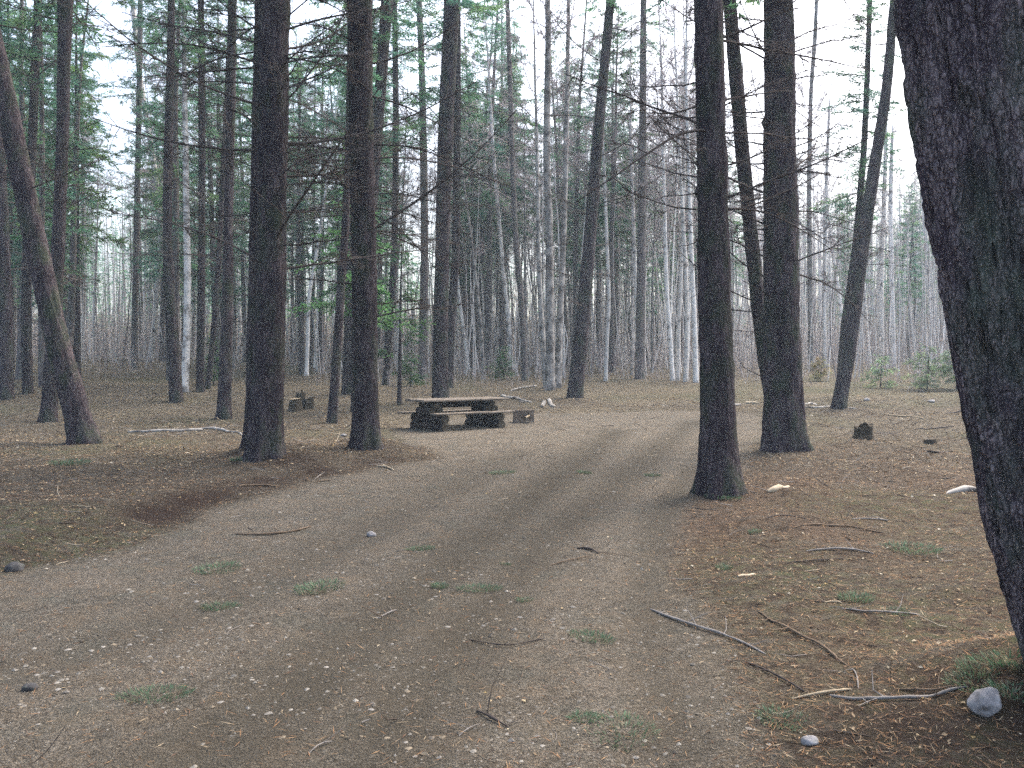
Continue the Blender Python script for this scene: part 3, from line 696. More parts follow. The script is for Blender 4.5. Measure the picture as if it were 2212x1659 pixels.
# ------------------------------------------------------------------ the measured trees
TAKEN = []; KEEP = []            # KEEP: measured trees that nothing nearer may hide
for i, (name, label, path, wid, nud, nb, z0, H, bk) in enumerate(HERO):
    b = hit(*path[0]); D = b[1] + nud
    bx = b + np.array([b[0] / b[1] * nud, nud, 0]); bx[2] = float(ground_h(bx[0], bx[1]))
    pts = [np.zeros(3)] + [at(px, py, D + 0.25 * math.sin(i * 1.7) * k / len(path)) - bx for k, (px, py) in enumerate(path) if k]
    rad = [w * D / F / 2 for w in wid]
    rng = np.random.default_rng(900 + i)
    big = bk == 'bark_big'
    flare = 0.10 if D > 26 else 0.30
    rad[0] = min(rad[0], rad[1] * 1.12)
    me, P2, W2 = trunk_mesh(pts, rad, H, M[bk], 170 if big else (48 if D < 19 else 18), 0.045 if big else (0.11 if D < 19 else 0.2), flare, 0.02 if big else 0.05, 40 + i, 0.13 if big else (0.09 if D < 19 else 0.03), 0 if big else 14)
    t = thing(name, label, 'tree', bx)
    obj('trunk', me, t)
    TAKEN.append((bx[0], bx[1], max(0.7, rad[0] * 3)))
    place_crown(t, P2, z0 + (4 if big else 0), H, i % 4)
    ztop = z0 + 1.0
    zv = EYE + D * 0.47 + 1.5    # a little above what the frame shows
    for j in range(nb):
        z = rng.uniform(2.2 if not big else 2.0, min(ztop, zv)); z = max(z, rng.uniform(1.6, 6))
        k = int(np.argmin(np.abs(P2[:, 2] - z)))
        v = int(rng.integers(0, len(DEAD)))
        if z < 3.0 or rad[0] < 0.12: v = int(rng.choice([0, 1, 2, 3, 10]))
        az = rng.uniform(0, 6.28)
        if 'rising right' in label: az = rng.choice([rng.normal(0.0, 0.5), rng.normal(math.pi, 0.5)], p=[0.75, 0.25])
        if name != 'aspen_tree' and D < 20 and rng.uniform() < 0.75: az = rng.choice([rng.normal(0.1, 0.45), rng.normal(math.pi, 0.45)], p=[0.55, 0.45])
        sc = rng.uniform(0.75, 1.2) * (1.0 if D < 33 else 0.8)
        p = P2[k] + np.array([math.cos(az), math.sin(az), 0]) * W2[k] * 0.8
        obj('branch', DEAD[v], t, p, (rng.uniform(0, 6.28) * 0 + rng.normal(0, 0.5), -rng.normal(0.22 if 'rising right' in label else 0.10, 0.20), az), sc)

for i, (label, path, wid, dark, H) in enumerate(BIRCH):
    b = hit(*path[0]); D = b[1]
    if D > 75: D = 62.0; 
    bx = at(path[0][0], path[0][1], D); bx[2] = float(ground_h(bx[0], bx[1]))
    pts = [np.zeros(3)] + [at(px, py, D) - bx for k, (px, py) in enumerate(path) if k]
    rad = [max(0.04, w * D / F / 2) for w in wid]
    me, P2, W2 = trunk_mesh(pts, rad, H, M['birch_dark' if dark else ('birch_mid' if i in (0, 1, 4, 22) else 'birch')], 12, 0.3, 0.15, 0.05, 140 + i, 0.0, 5)
    t = thing('birch_tree', label, 'tree', bx)
    obj('trunk', me, t); TAKEN.append((bx[0], bx[1], 0.6))
    for px, py in path: KEEP.append((px, D, 10 if D < 50 else 4))
    o = obj('crown', BCROWN[i % 4], t, (P2[len(P2) // 2] * np.array([1, 1, 0])) * 0.9, (0, 0, i * 1.3), (H / 18 * 0.9, H / 18 * 0.9, H / 18))
    tt = Vector(P2[-1]) - Vector(P2[len(P2) // 4])
    q = Vector((0, 0, 1)).rotation_difference(tt.normalized()); o.rotation_mode = 'QUATERNION'; o.rotation_quaternion = q
    o.location = Vector(P2[len(P2) // 2]) - (q @ Vector((0, 0, 1))) * float(P2[len(P2) // 2][2])

# ------------------------------------------------------------------ the wood behind, tree by tree
def bg_trunk(seed, H, r0, bow, mat):
    rng = np.random.default_rng(seed); a = rng.uniform(0, 6.28); s = np.linspace(0, 1, 9)
    w = np.cumsum(rng.normal(size=(9, 2)) * 0.02, 0) * H * 0.1
    P = np.stack([bow * np.cos(a) * s * s + w[:, 0], bow * np.sin(a) * s * s + w[:, 1], s * H], -1); P[0, :2] = 0
    me, P2, W2 = trunk_mesh(P, r0 * (1 - 0.92 * s ** 1.1), H, mat, 9, 0.6, 0.22, 0.05, seed)
    return me, P2
BGC = []
for i in range(8):
    me, P2 = bg_trunk(400 + i, 22, (0.19, 0.16, 0.22, 0.14, 0.2, 0.17, 0.15, 0.18, 0.13)[i], 0.8, M['bark_far'])
    z0 = (8, 6, 9, 7, 8, 5, 3.5, 4.5, 3)[i]
    c = conifer_crown(450 + i, 22 - z0, (2.2, 1.9, 2.6, 1.7, 2.9, 2.1, 2.0, 2.5, 1.8)[i], (0.25, 0.3, 0.3, 0.2, 0.35, 0.25, 0.35, 0.4, 0.3)[i], 24, 1.2 if z0 >= 6 else 0.75, z0 - 1.2)
    BGC.append((me, c, z0))
BGB = []
for i in range(6):
    me, P2 = bg_trunk(500 + i, 18, (0.075, 0.062, 0.09, 0.055, 0.085, 0.07)[i], (0.9, 1.6, 0.5, 2.2, 1.0, 1.4)[i], M['birch_dark' if i in (2, 4) else 'birch'])
    BGB.append((me, BCROWN[i % 4], P2))
MARKS = [(-10, 'left border'), (120, 'steeply leaning left trunk'), (362, 'thin bowed trunk'), (403, 'blotched white birch'), (436, 'straight greenish trunk'), (492, 'thin trunk with long limbs'),
         (580, 'largest dark trunk'), (730, 'thin curving stem'), (788, 'dark trunk left of the table'), (850, 'thin far trunk'), (917, 'pale grey trunk'), (953, 'trunk behind the table'), (1090, 'white birch behind the table'),
         (1168, 'left-leaning birch'), (1188, 'dark forked birch'), (1262, 'right-leaning clearing trunk'), (1384, 'grey far trunk'), (1460, 'birch clump'), (1545, 'upright track-edge trunk'),
         (1690, 'thick bare-limbed trunk'), (1781, 'white birch by the thick trunk'), (1845, 'slender right-leaning trunk'), (1929, 'upright birch by the massive trunk'), (2010, 'birch above the saplings'), (2140, 'massive right trunk')]
def where(px):
    i = min(range(len(MARKS)), key=lambda k: abs(MARKS[k][0] - px)); d = px - MARKS[i][0]
    if abs(d) < 12: return 'behind the ' + MARKS[i][1]
    return ('close ' if abs(d) < 32 else 'some way ') + ('right' if d > 0 else 'left') + ' of the ' + MARKS[i][1]
GAPS = [(236, 262, 1.5), (888, 942, 1.6), (1138, 1172, 1.6), (1655, 1672, 1.5), (1735, 1795, 0.9)]     # bearings where the wood stands open to the sky: no conifer's limbs reach in
def blocked(px, D, conifer):
    if any(D < dh and abs(px - xh) < wh + 9 for xh, dh, wh in KEEP): return True
    return any(a - m * (1 if conifer else 0.6) * F / D < px < b + m * (1 if conifer else 0.6) * F / D for a, b, m in GAPS[:None if conifer else 1])
def scatter(kindname, n, x0, x1, D0, D1, s0, s1, group, pick=None, minsep=0.9):
    got = 0; tries = 0
    while got < n and tries < n * 60:
        tries += 1
        D = math.sqrt(random.uniform(D0 * D0, D1 * D1)); px = random.uniform(x0, x1); x = (px - 1106) / F * D
        if any((x - a) ** 2 + (D - b) ** 2 < max(minsep, c * 0.8) ** 2 for a, b, c in TAKEN): continue
        if blocked(px, D, kindname == 'conifer'): continue
        z = float(ground_h(x, D)); s = random.uniform(s0, s1); rz = random.uniform(0, 6.28)
        dist = 'midway' if D < 50 else ('well back' if D < 66 else 'far')
        if kindname == 'conifer':
            i = random.choice(pick or range(8)); me, c, z0 = BGC[i]
            look = 'bare-stemmed' if z0 >= 7 else ('half-bare' if z0 >= 5 else 'low-branched green')
            girth = 'thick' if i in (0, 2, 4) else ('thin' if i in (3, 8) else 'plain')
            t = thing('pine_tree', f'{girth} {look} conifer {dist}, {where(px)}'.replace('some way', 'off'), 'tree', (x, D, z), rz, group)
            t.rotation_euler = (random.gauss(0, 0.02), random.gauss(0, 0.02), rz)
            r = s * random.uniform(0.85, 1.2); t.scale = (r, r, s)
            obj('trunk', me, t); obj('crown', c, t, (0, 0, z0))
        else:
            i = random.randrange(6); me, c, P2 = BGB[i]
            lx, ly = random.gauss(0, 0.05), random.gauss(0, 0.05)
            lean = 'upright' if abs(ly) < 0.035 else ('right-tilted' if ly > 0 else 'left-tilted')
            t = thing('birch_tree', f"{lean} {'dark blotched' if i in (2, 4) else 'white'} birch {dist}, {where(px)}", 'tree', (x, D, z), 0, group)
            R3 = Matrix.Rotation(ly, 3, 'Y') @ Matrix.Rotation(lx, 3, 'X') @ Matrix.Rotation(rz, 3, 'Z')
            t.rotation_euler = R3.to_euler()
            r = s * random.uniform(0.8, 1.2); t.scale = (r, r, s)
            obj('trunk', me, t); obj('crown', c, t, tuple(P2[len(P2) // 2] * np.array([0.9, 0.9, 0])), (0, 0, random.uniform(0, 6.28)))
        TAKEN.append((x, D, 0.6)); got += 1
cg, bg = 'conifers in the back wood', 'birches in the back wood'
scatter('conifer', 28, -160, 540, 30, 78, 0.85, 1.15, cg)
scatter('conifer', 9, -60, 540, 56, 84, 0.9, 1.15, cg)
scatter('conifer', 8, -60, 520, 30, 50, 0.8, 1.05, cg, (5, 6, 7))
scatter('conifer', 17, 560, 1060, 42, 85, 0.85, 1.2, cg, range(6))
scatter('conifer', 4, 600, 880, 34, 55, 0.7, 1.0, cg, (5, 6, 7))
scatter('conifer', 15, 980, 1340, 48, 92, 0.95, 1.25, cg, range(6))
scatter('conifer', 5, 1000, 1330, 48, 62, 1.0, 1.25, cg, (0, 1, 4, 5))
scatter('conifer', 13, 1330, 1680, 58, 95, 0.75, 1.05, cg)
scatter('conifer', 22, 1720, 2400, 60, 95, 0.5, 0.78, cg)
scatter('conifer', 12, -100, 540, 36, 62, 0.9, 1.15, cg, (0, 1, 2, 3, 4))
scatter('conifer', 6, 570, 900, 44, 64, 0.95, 1.2, cg, (0, 1, 2, 3, 4))
scatter('conifer', 14, 960, 1340, 52, 78, 1.0, 1.25, cg, (0, 1, 2, 3, 4))
scatter('birch', 30, -120, 560, 40, 75, 0.8, 1.1, bg)
scatter('birch', 44, 560, 1060, 44, 80, 0.8, 1.1, bg)
scatter('birch', 80, 1020, 1530, 44, 86, 0.8, 1.15, bg)
scatter('birch', 42, 1020, 1530, 58, 88, 0.75, 1.05, bg)
scatter('birch', 76, 1560, 2380, 46, 92, 0.68, 1.0, bg)

# ------------------------------------------------------------------ far-off wood on the slope (one mass)
def far_wood():
    rng = np.random.default_rng(77); mb = MB()
    n = 1150
    D = np.sqrt(rng.uniform(86 ** 2, 165 ** 2, n)); px = np.where(rng.uniform(size=n) < 0.55, rng.uniform(-450, 2660, n), np.where(rng.uniform(size=n) < 0.5, rng.uniform(-450, 620, n), rng.uniform(1560, 2660, n))); x = (px - 1106) / F * D
    z = ground_h(x, D); H = rng.uniform(8, 15, n) * np.interp(px, [300, 620, 1000, 1480, 1750], [1.45, 1.0, 0.9, 1.0, 1.4])
    s = np.linspace(0, 1, 4)
    P = np.stack([x[:, None] + rng.normal(0, 0.5, (n, 1)) * s, D[:, None] + 0 * s, z[:, None] - 0.3 + H[:, None] * s], -1)
    birch = rng.uniform(size=n) < np.where(px > 1000, 0.72, 0.35)
    col = np.where(birch[:, None], np.array([0.66, 0.64, 0.62]), np.array([0.22, 0.20, 0.195])) * rng.uniform(0.6, 1.2, (n, 1))
    tubes(mb, P, rng.uniform(0.09, 0.17, (n, 1)) * (1 - 0.85 * s)[None], 5, 0, col)
    ci = np.where(~birch)[0]; k = 150
    i = np.repeat(ci, k); f = rng.uniform(0.15, 1.0, len(i)); rr = (2.3 * (1.08 - f)) * np.sqrt(rng.uniform(0, 1, len(i))) + 0.1; a = rng.uniform(0, 6.28, len(i))
    p = np.stack([x[i] + rr * np.cos(a), D[i] + rr * np.sin(a), z[i] + H[i] * f - 0.18 * rr], -1)
    d = nrm(np.stack([np.cos(a), np.sin(a), rng.normal(-0.15, 0.3, len(i))], -1))
    w = nrm(np.cross(d, rng.normal(size=(len(i), 3)) * 0.4 + np.array([0, 0, 1.0]))) * rng.uniform(0.06, 0.14, (len(i), 1))
    g = GREENS[rng.integers(0, 5, len(i))] * rng.uniform(1.0, 1.5, (len(i), 1))
    diamonds(mb, p, d, w, rng.uniform(0.4, 0.9, len(i)), 1, g)
    bi = np.where(birch)[0]; k = 170
    i = np.repeat(bi, k); f = rng.uniform(0.2, 1.0, len(i)); a = rng.uniform(0, 6.28, len(i)); rr = 2.0 * np.sqrt(rng.uniform(0, 1, len(i))) * (1.25 - f)
    p = np.stack([x[i] + rr * np.cos(a), D[i] + rr * np.sin(a), z[i] + H[i] * f], -1)
    d = nrm(np.stack([np.cos(a) * 0.35, np.sin(a) * 0.35, rng.uniform(0.1, 0.9, len(i))], -1))
    w = nrm(np.cross(d, rng.normal(size=(len(i), 3)))) * rng.uniform(0.010, 0.020, (len(i), 1))
    diamonds(mb, p, d, w, rng.uniform(0.6, 1.7, len(i)), 0, np.array([0.33, 0.285, 0.29]) * rng.uniform(0.7, 1.2, (len(i), 1)))
    o = obj('far_wood', mb.mesh('far_wood', [M['twig'], M['needles']], smooth=False))
    kind(o, 'stuff'); o['label'] = 'far-off bare wood on the slope behind the birches'
far_wood()

def undergrowth():
    rng = np.random.default_rng(78); mb = MB()
    n = 21000
    D = np.sqrt(rng.uniform(33 ** 2, 98 ** 2, n)); px = rng.uniform(-400, 2600, n); x = (px - 1106) / F * D
    clump = fbm2(x * 0.25, D * 0.25, 91, 3)
    keep = (clump + rng.normal(0, 0.25, n) > -0.05 - 0.2 * (D > 55)) & (D > 38 + 6 * fbm2(x * 0.2, x * 0 + 3, 92, 2)); x, D = x[keep], D[keep]; n = len(x)
    z = ground_h(x, D)
    H = rng.uniform(0.3, 1.0, n) ** 1.5 * np.interp(D, [33, 42, 55, 75, 98], [0.8, 1.7, 3.2, 4.6, 5.5])
    P = arc_paths(np.stack([x, D, z - 0.05], -1), rng.uniform(0, 6.28, n), H, rng.uniform(1.15, 1.57, n), rng.normal(0, 0.15, n), 4, rng, 0.07)
    cc = np.array([[0.29, 0.245, 0.235], [0.36, 0.30, 0.285], [0.23, 0.19, 0.18], [0.37, 0.33, 0.28], [0.50, 0.48, 0.465]])
    c = cc[rng.integers(0, 5, n)] * rng.uniform(0.8, 1.2, (n, 1))
    tubes(mb, P, np.interp(H, [0.5, 6], [0.006, 0.022])[:, None] * np.array([[1, 0.8, 0.6, 0.3]]), 3, 0, c)
    m = 8; q, d = along(P, rng.uniform(0.2, 1.0, (n, m))); q = q.reshape(-1, 3)
    d = nrm(rng.normal(size=(n * m, 3)) * np.array([1, 1, 0.4]) + np.array([0, 0, 0.7]))
    w = nrm(np.cross(d, rng.normal(size=(n * m, 3)))) * (np.interp(np.repeat(D, m), [35, 90], [0.0045, 0.011]) * rng.uniform(0.6, 1.3, n * m))[:, None]
    diamonds(mb, q, d, w, np.minimum(np.repeat(H, m) * rng.uniform(0.12, 0.42, n * m), 1.6), 0, np.repeat(c, m, 0))
    n = 2600                     # thin pale poles of saplings
    D = np.sqrt(rng.uniform(45 ** 2, 100 ** 2, n)); px = np.where(rng.uniform(size=n) < 0.7, rng.uniform(980, 2560, n), rng.uniform(-350, 1000, n)); x = (px - 1106) / F * D
    H = rng.uniform(4, 13, n); s = np.linspace(0, 1, 5); lx, ly = rng.normal(0, 0.05, n), rng.normal(0, 0.05, n); bw = rng.normal(0, 0.35, (n, 1))
    P = np.stack([x[:, None] + (lx * H)[:, None] * s + bw * np.sin(s * 3.1), D[:, None] + (ly * H)[:, None] * s, ground_h(x, D)[:, None] - 0.1 + H[:, None] * s], -1)
    c = np.where(rng.uniform(size=(n, 1)) < 0.6, np.array([0.62, 0.60, 0.58]), np.array([0.26, 0.225, 0.215])) * rng.uniform(0.6, 1.15, (n, 1))
    tubes(mb, P, rng.uniform(0.018, 0.045, (n, 1)) * (1 - 0.75 * s)[None], 4, 0, c)
    o = obj('undergrowth', mb.mesh('undergrowth', [M['twig']], smooth=False)); kind(o, 'stuff'); o['label'] = 'bare brown brush and thin pale saplings under the far trees'
undergrowth()

# ------------------------------------------------------------------ young green trees and shrubs
CEDARG = np.array([[0.070, 0.170, 0.062], [0.090, 0.195, 0.070], [0.060, 0.150, 0.068]])
def young_tree(name, label, px, py, D, H, Rb, greens, seed, gap=0.2, dens=1.0, droop=-0.35, start=0.1, cat='tree', leaf=(0.14, 0.018), tw=0.4):
    rng = np.random.default_rng(seed); x = (px - 1106) / F * D; z = float(ground_h(x, D))
    t = thing(name, label, cat, (x, D, z))
    P = np.stack([np.linspace(0, 0.1, 5), np.linspace(0, 0.05, 5), np.linspace(0, H, 5)], -1)
    me, _, _ = trunk_mesh(P, (0.012 * H + 0.008) * (1 - 0.9 * np.linspace(0, 1, 5)), H, M['bark'], 8, 0.25, 0.2, 0.05, seed)
    obj('trunk', me, t)
    mb = MB(); zz = []; k = start * H
    while k < H * 0.98: zz += [k] * int(rng.integers(2, 5)); k += rng.uniform(0.10, 0.26) * max(0.5, H / 6)
    zz = np.array(zz); zz = zz[rng.uniform(size=len(zz)) > gap]; f = zz / H; n = len(zz)
    L = np.maximum(0.12, Rb * np.interp(f, [0, start + 0.05, 0.45, 1], [0.7, 1, 0.8, 0.08]) * rng.uniform(0.5, 1.15, n))
    P = arc_paths(np.stack([0 * zz, 0 * zz, zz], -1), rng.uniform(0, 6.28, n), L, rng.normal(0.15, 0.15, n), droop + rng.normal(0, 0.15, n), 7, rng, 0.06)
    tubes(mb, P, (0.003 + 0.006 * L[:, None] * (1 - np.linspace(0, 1, 7))[None]), 3, 0, BARKC)
    sprays(mb, P, L, rng, 20 * dens, tw, leaf[0], leaf[1], greens, 0.15, 1.2)
    obj('crown', mb.mesh('crown', [M['twig'], M['needles']], smooth=False), t)
    TAKEN.append((x, D, 0.6))
young_tree('cedar_tree', 'young green cedar with drooping flat sprays around the dark trunk by the table', 765, 880, 26.5, 9.0, 2.1, CEDARG, 610, 0.45, 1.0, -0.5, 0.20, leaf=(0.16, 0.030))
young_tree('cedar_tree', 'smaller green cedar reaching its sprays toward the pale grey trunk', 862, 850, 29, 6.0, 1.3, CEDARG, 611, 0.5, 1.0, -0.5, 0.30, leaf=(0.16, 0.030))
young_tree('fir_sapling', 'small round green fir behind the table and left of the table trunk', 886, 815, 38, 1.6, 0.8, CEDARG, 612, 0.1, 1.2, -0.3, 0.08, 'sapling', tw=0.3)
young_tree('fir_sapling', 'green sapling beside the fallen birch behind the dark blotched birch', 1088, 812, 44, 1.7, 0.9, CEDARG * 0.8, 613, 0.2, 1.0, -0.3, 0.1, 'sapling', tw=0.3)
PALEG = np.array([[0.16, 0.25, 0.125], [0.19, 0.27, 0.14], [0.14, 0.23, 0.14]])
young_tree('fir_sapling', 'pale green sapling right of the slender leaning trunk', 1902, 830, 38, 1.7, 0.85, PALEG, 614, 0.2, 1.1, -0.2, 0.1, 'sapling', tw=0.3)
young_tree('fir_sapling', 'broad pale green sapling under the leaning white birch', 2003, 828, 37, 1.9, 1.05, PALEG, 615, 0.15, 1.1, -0.2, 0.1, 'sapling', tw=0.35)
young_tree('fir_sapling', 'tallest pale green sapling beside the massive right trunk', 2066, 822, 37, 2.4, 1.0, PALEG * 0.9, 616, 0.15, 1.1, -0.2, 0.1, 'sapling', tw=0.35)
YELG = np.array([[0.20, 0.17, 0.065], [0.17, 0.18, 0.07], [0.22, 0.17, 0.08]])
young_tree('low_shrub', 'yellowish brown shrub behind the foot of the thick bare-limbed trunk', 1772, 815, 42, 1.2, 0.6, YELG, 617, 0.2, 1.0, 0.2, 0.1, 'shrub', tw=0.3)
young_tree('fir_sapling', 'thin green sapling beside the leaning green trunk on the left', 462, 842, 36, 2.3, 0.5, CEDARG * 0.7, 618, 0.3, 0.9, -0.3, 0.1, 'sapling', tw=0.3)
young_tree('fir_tree', 'bright green full conifer filling the left wood beside the sky gap', 165, 800, 36, 16, 2.4, np.array([[0.095, 0.19, 0.055], [0.115, 0.21, 0.060], [0.080, 0.17, 0.065]]), 619, 0.1, 0.8, -0.3, 0.38, leaf=(0.24, 0.035), tw=0.55)
young_tree('fir_tree', 'second full green conifer near the left border', 20, 800, 42, 20, 2.6, GREENS * 1.2, 620, 0.1, 0.8, -0.3, 0.35, leaf=(0.24, 0.035), tw=0.55)
# tufts on the thin fir at right
def fir_tufts():
    for o in list(bpy.data.objects):
        if o.get('label', '').startswith('thin dark fir with tufts'):
            tr = [c for c in o.children if c.name.startswith('trunk')][0]
            rng = np.random.default_rng(630); mb = MB(); V = np.array([v.co[:] for v in tr.data.vertices]).reshape(-1, 18, 3).mean(1)
            zz = np.concatenate([rng.uniform(3.4, 13.5, 70)]); k = [int(np.argmin(np.abs(V[:, 2] - q))) for q in zz]
            L = rng.uniform(0.3, 1.05, len(zz))
            P = arc_paths(V[k], rng.uniform(0, 6.28, len(zz)), L, rng.normal(0.1, 0.2, len(zz)), rng.normal(-0.3, 0.15, len(zz)), 7, rng, 0.06)
            tubes(mb, P, 0.003 + 0.004 * (1 - np.linspace(0, 1, 7))[None] * np.ones((len(zz), 1)), 3, 0, BARKC)
            sprays(mb, P, L, rng, 16, 0.24, 0.11, 0.014, CEDARG * 0.75, 0.15, 0.8)
            obj('foliage', mb.mesh('foliage', [M['twig'], M['needles']], smooth=False), o)
fir_tufts()

# ------------------------------------------------------------------ picnic table
def box_mesh(name, L, W, H, mat, seed, bev=0.012, seg=14, warp=0.008):
    """a sawn plank along X with worn, slightly wavy edges"""
    rng = np.random.default_rng(seed); mb = MB()
    prof = np.array([(-W / 2, -H / 2 + bev), (-W / 2 + bev, -H / 2), (W / 2 - bev, -H / 2), (W / 2, -H / 2 + bev), (W / 2, H / 2 - bev), (W / 2 - bev, H / 2), (-W / 2 + bev, H / 2), (-W / 2, H / 2 - bev)])
    xs = np.linspace(-L / 2, L / 2, seg); V = []
    wz = np.cumsum(rng.normal(0, warp * 0.3, seg)); wy = rng.normal(0, warp * 0.35, seg)
    for i, x in enumerate(xs):
        V.append(np.stack([np.full(8, x) + rng.normal(0, 0.006, 8) * (i in (0, seg - 1)), prof[:, 0] * (1 + wy[i]) + rng.normal(0, 0.0015, 8), prof[:, 1] + wz[i]], -1))
    idx = np.arange(seg * 8).reshape(seg, 8)
    q = np.stack([idx[:-1], idx[1:], np.roll(idx[1:], -1, 1), np.roll(idx[:-1], -1, 1)], -1).reshape(-1, 4)
    V = np.concatenate(V); t = []
    for e, ring in ((0, idx[0]), (1, idx[-1])):
        for k in range(1, 7): t.append((ring[0], ring[k], ring[k + 1]) if e == 0 else (ring[0], ring[k + 1], ring[k]))
    mb.add(V, q, t)
    return mb.mesh(name, [mat], smooth=False)
def log_mesh(name, L, r, mats, seed, seg=16, sides=18, taper=0.06):
    """a peeled log along X with sawn ends"""
    rng = np.random.default_rng(seed); mb = MB()
    xs = np.linspace(-L / 2, L / 2, seg); th = np.arange(sides) * 2 * math.pi / sides
    rr = r * (1 + taper * np.linspace(1, -1, seg))[:, None] * (1 + 0.06 * vn3(np.cos(th)[None] * 2, np.sin(th)[None] * 2, xs[:, None] * 3, seed) + 0.03 * vn3(np.cos(th)[None] * 5, np.sin(th)[None] * 5, xs[:, None] * 8, seed + 1))
    V = np.stack([np.broadcast_to(xs[:, None], rr.shape), rr * np.cos(th), rr * np.sin(th)], -1)
    idx = np.arange(seg * sides).reshape(seg, sides)
    mb.add(V, np.stack([idx[:-1], idx[1:], np.roll(idx[1:], -1, 1), np.roll(idx[:-1], -1, 1)], -1).reshape(-1, 4))
    for e in (0, -1):
        ring = V[e]; c = ring.mean(0) + np.array([0.012 if e else -0.012, 0, 0])
        inner = c + (ring - c) * 0.92 ; inner[:, 0] = c[0]
        vv = np.concatenate([ring, inner, [c]]); a = np.arange(sides); b = np.roll(a, -1)
        q = np.stack([a, b, b + sides, a + sides], -1); t = np.stack([a + sides, b + sides, np.full(sides, 2 * sides)], -1)
        if e: pass
        else: q = q[:, ::-1]; t = t[:, ::-1]
        mb.add(vv, q, t, 1)
    return mb.mesh(name, mats, smooth=False)

TX, TY = at(988, 930, 22.7)[0], 22.7
tz = float(ground_h(TX, TY))
yaw = R(39)
tab = thing('picnic_table', 'weathered log picnic table with thick plank top and two plank benches', 'picnic table', (TX, TY, tz - 0.02), yaw)
LOGM = [M['log'], M['rotten']]
topm = box_mesh('plank', 2.76, 0.245, 0.055, M['plank'], 1)
for k, y in enumerate((-0.375, -0.124, 0.127, 0.378)):
    o = obj('plank', topm if k % 2 else box_mesh('plank', 2.76 - 0.03 * k, 0.245, 0.055, M['plank'], 2 + k), tab, (0.02 * k, y, 0.775 + 0.004 * (k % 2)))
for y in (-0.66, 0.66):
    o = obj('bench_plank', box_mesh('bench_plank', 2.55, 0.27, 0.05, M['plank'], 8 if y > 0 else 9), tab, (0.06 if y < 0 else -0.1, y, 0.445))
for xs in (-0.90, 0.90):
    obj('base_log', log_mesh('base_log', 1.54, 0.115, LOGM, 20 + int(xs > 0)), tab, (xs, 0, 0.10), (0, 0, math.pi / 2))
    obj('base_log', log_mesh('base_log', 1.48, 0.112, LOGM, 22 + int(xs > 0)), tab, (xs + 0.01, 0.01, 0.303), (0, 0, math.pi / 2))
    obj('support_log', log_mesh('support_log', 0.64, 0.105, LOGM, 24 + int(xs > 0)), tab, (xs - 0.115, 0, 0.50), (0, 0, math.pi / 2))
    obj('support_log', log_mesh('support_log', 0.64, 0.105, LOGM, 26 + int(xs > 0)), tab, (xs + 0.115, 0, 0.50), (0, 0, math.pi / 2))
    obj('cross_log', log_mesh('cross_log', 0.74, 0.085, LOGM, 28 + int(xs > 0)), tab, (xs, 0, 0.655), (0, 0, math.pi / 2))
obj('stretcher', log_mesh('stretcher', 1.9, 0.085, LOGM, 30), tab, (0, 0, 0.655 + 0.002))

# fire box beside the table: four steel plates, a gap in the front, a grate of bars
fb = hit(1131, 914); fz = float(ground_h(fb[0], fb[1] + 0.2))
fire = thing('fire_box', 'low rusty steel fire box with a dark opening, right of the picnic table', 'fire pit', (fb[0], fb[1] + 0.25, fz - 0.02), R(4))
def plate(name, w, h, loc, rz, hole=None):
    t = 0.008; mb = MB()
    def bx(x0, x1, z0, z1):
        V = [(x, y, z) for x in (x0, x1) for y in (-t, t) for z in (z0, z1)]
        mb.add(V, [(0, 1, 3, 2), (4, 6, 7, 5), (0, 4, 5, 1), (2, 3, 7, 6), (0, 2, 6, 4), (1, 5, 7, 3)])
    if hole:
        a, b, c, d = hole
        bx(-w / 2, a, 0, h); bx(b, w / 2, 0, h); bx(a, b, 0, c); bx(a, b, d, h)
    else: bx(-w / 2, w / 2, 0, h)
    return obj(name, mb.mesh(name, [M['rust']], smooth=False), fire, loc, (0, 0, rz))
plate('front_plate', 0.56, 0.37, (0, -0.25, 0), 0, (-0.13, 0.16, 0.15, 0.32))
plate('back_plate', 0.56, 0.37, (0, 0.25, 0), 0)
for s in (-1, 1): plate('side_plate', 0.482, 0.37, (s * 0.27, 0, 0), math.pi / 2)
rimb = MB(); tubes(rimb, np.array([[-0.30, -0.262, 0.378], [0.30, -0.262, 0.378]]), np.array([0.014, 0.014]), 6); obj('rim_bar', rimb.mesh('rim_bar', [M['rust']]), fire)
for k in range(7):
    b_ = MB(); xx = -0.21 + 0.07 * k; tubes(b_, np.array([[xx, -0.25, 0.376], [xx, 0.25, 0.376]]), np.array([0.007, 0.007]), 6); obj('grate_bar', b_.mesh('grate_bar', [M['rust']]), fire)
c_ = MB(); tubes(c_, np.array([[0.05, -0.30, 0.165], [0.12, -0.10, 0.19], [0.2, 0.1, 0.2]]), np.array([0.035, 0.04, 0.035]), 7)
tag(obj('charred_stick', c_.mesh('charred_stick', [M['split']]), None, (fb[0], fb[1] + 0.25, fz - 0.02)), 'pale stick end poking out of the fire box opening', 'firewood')

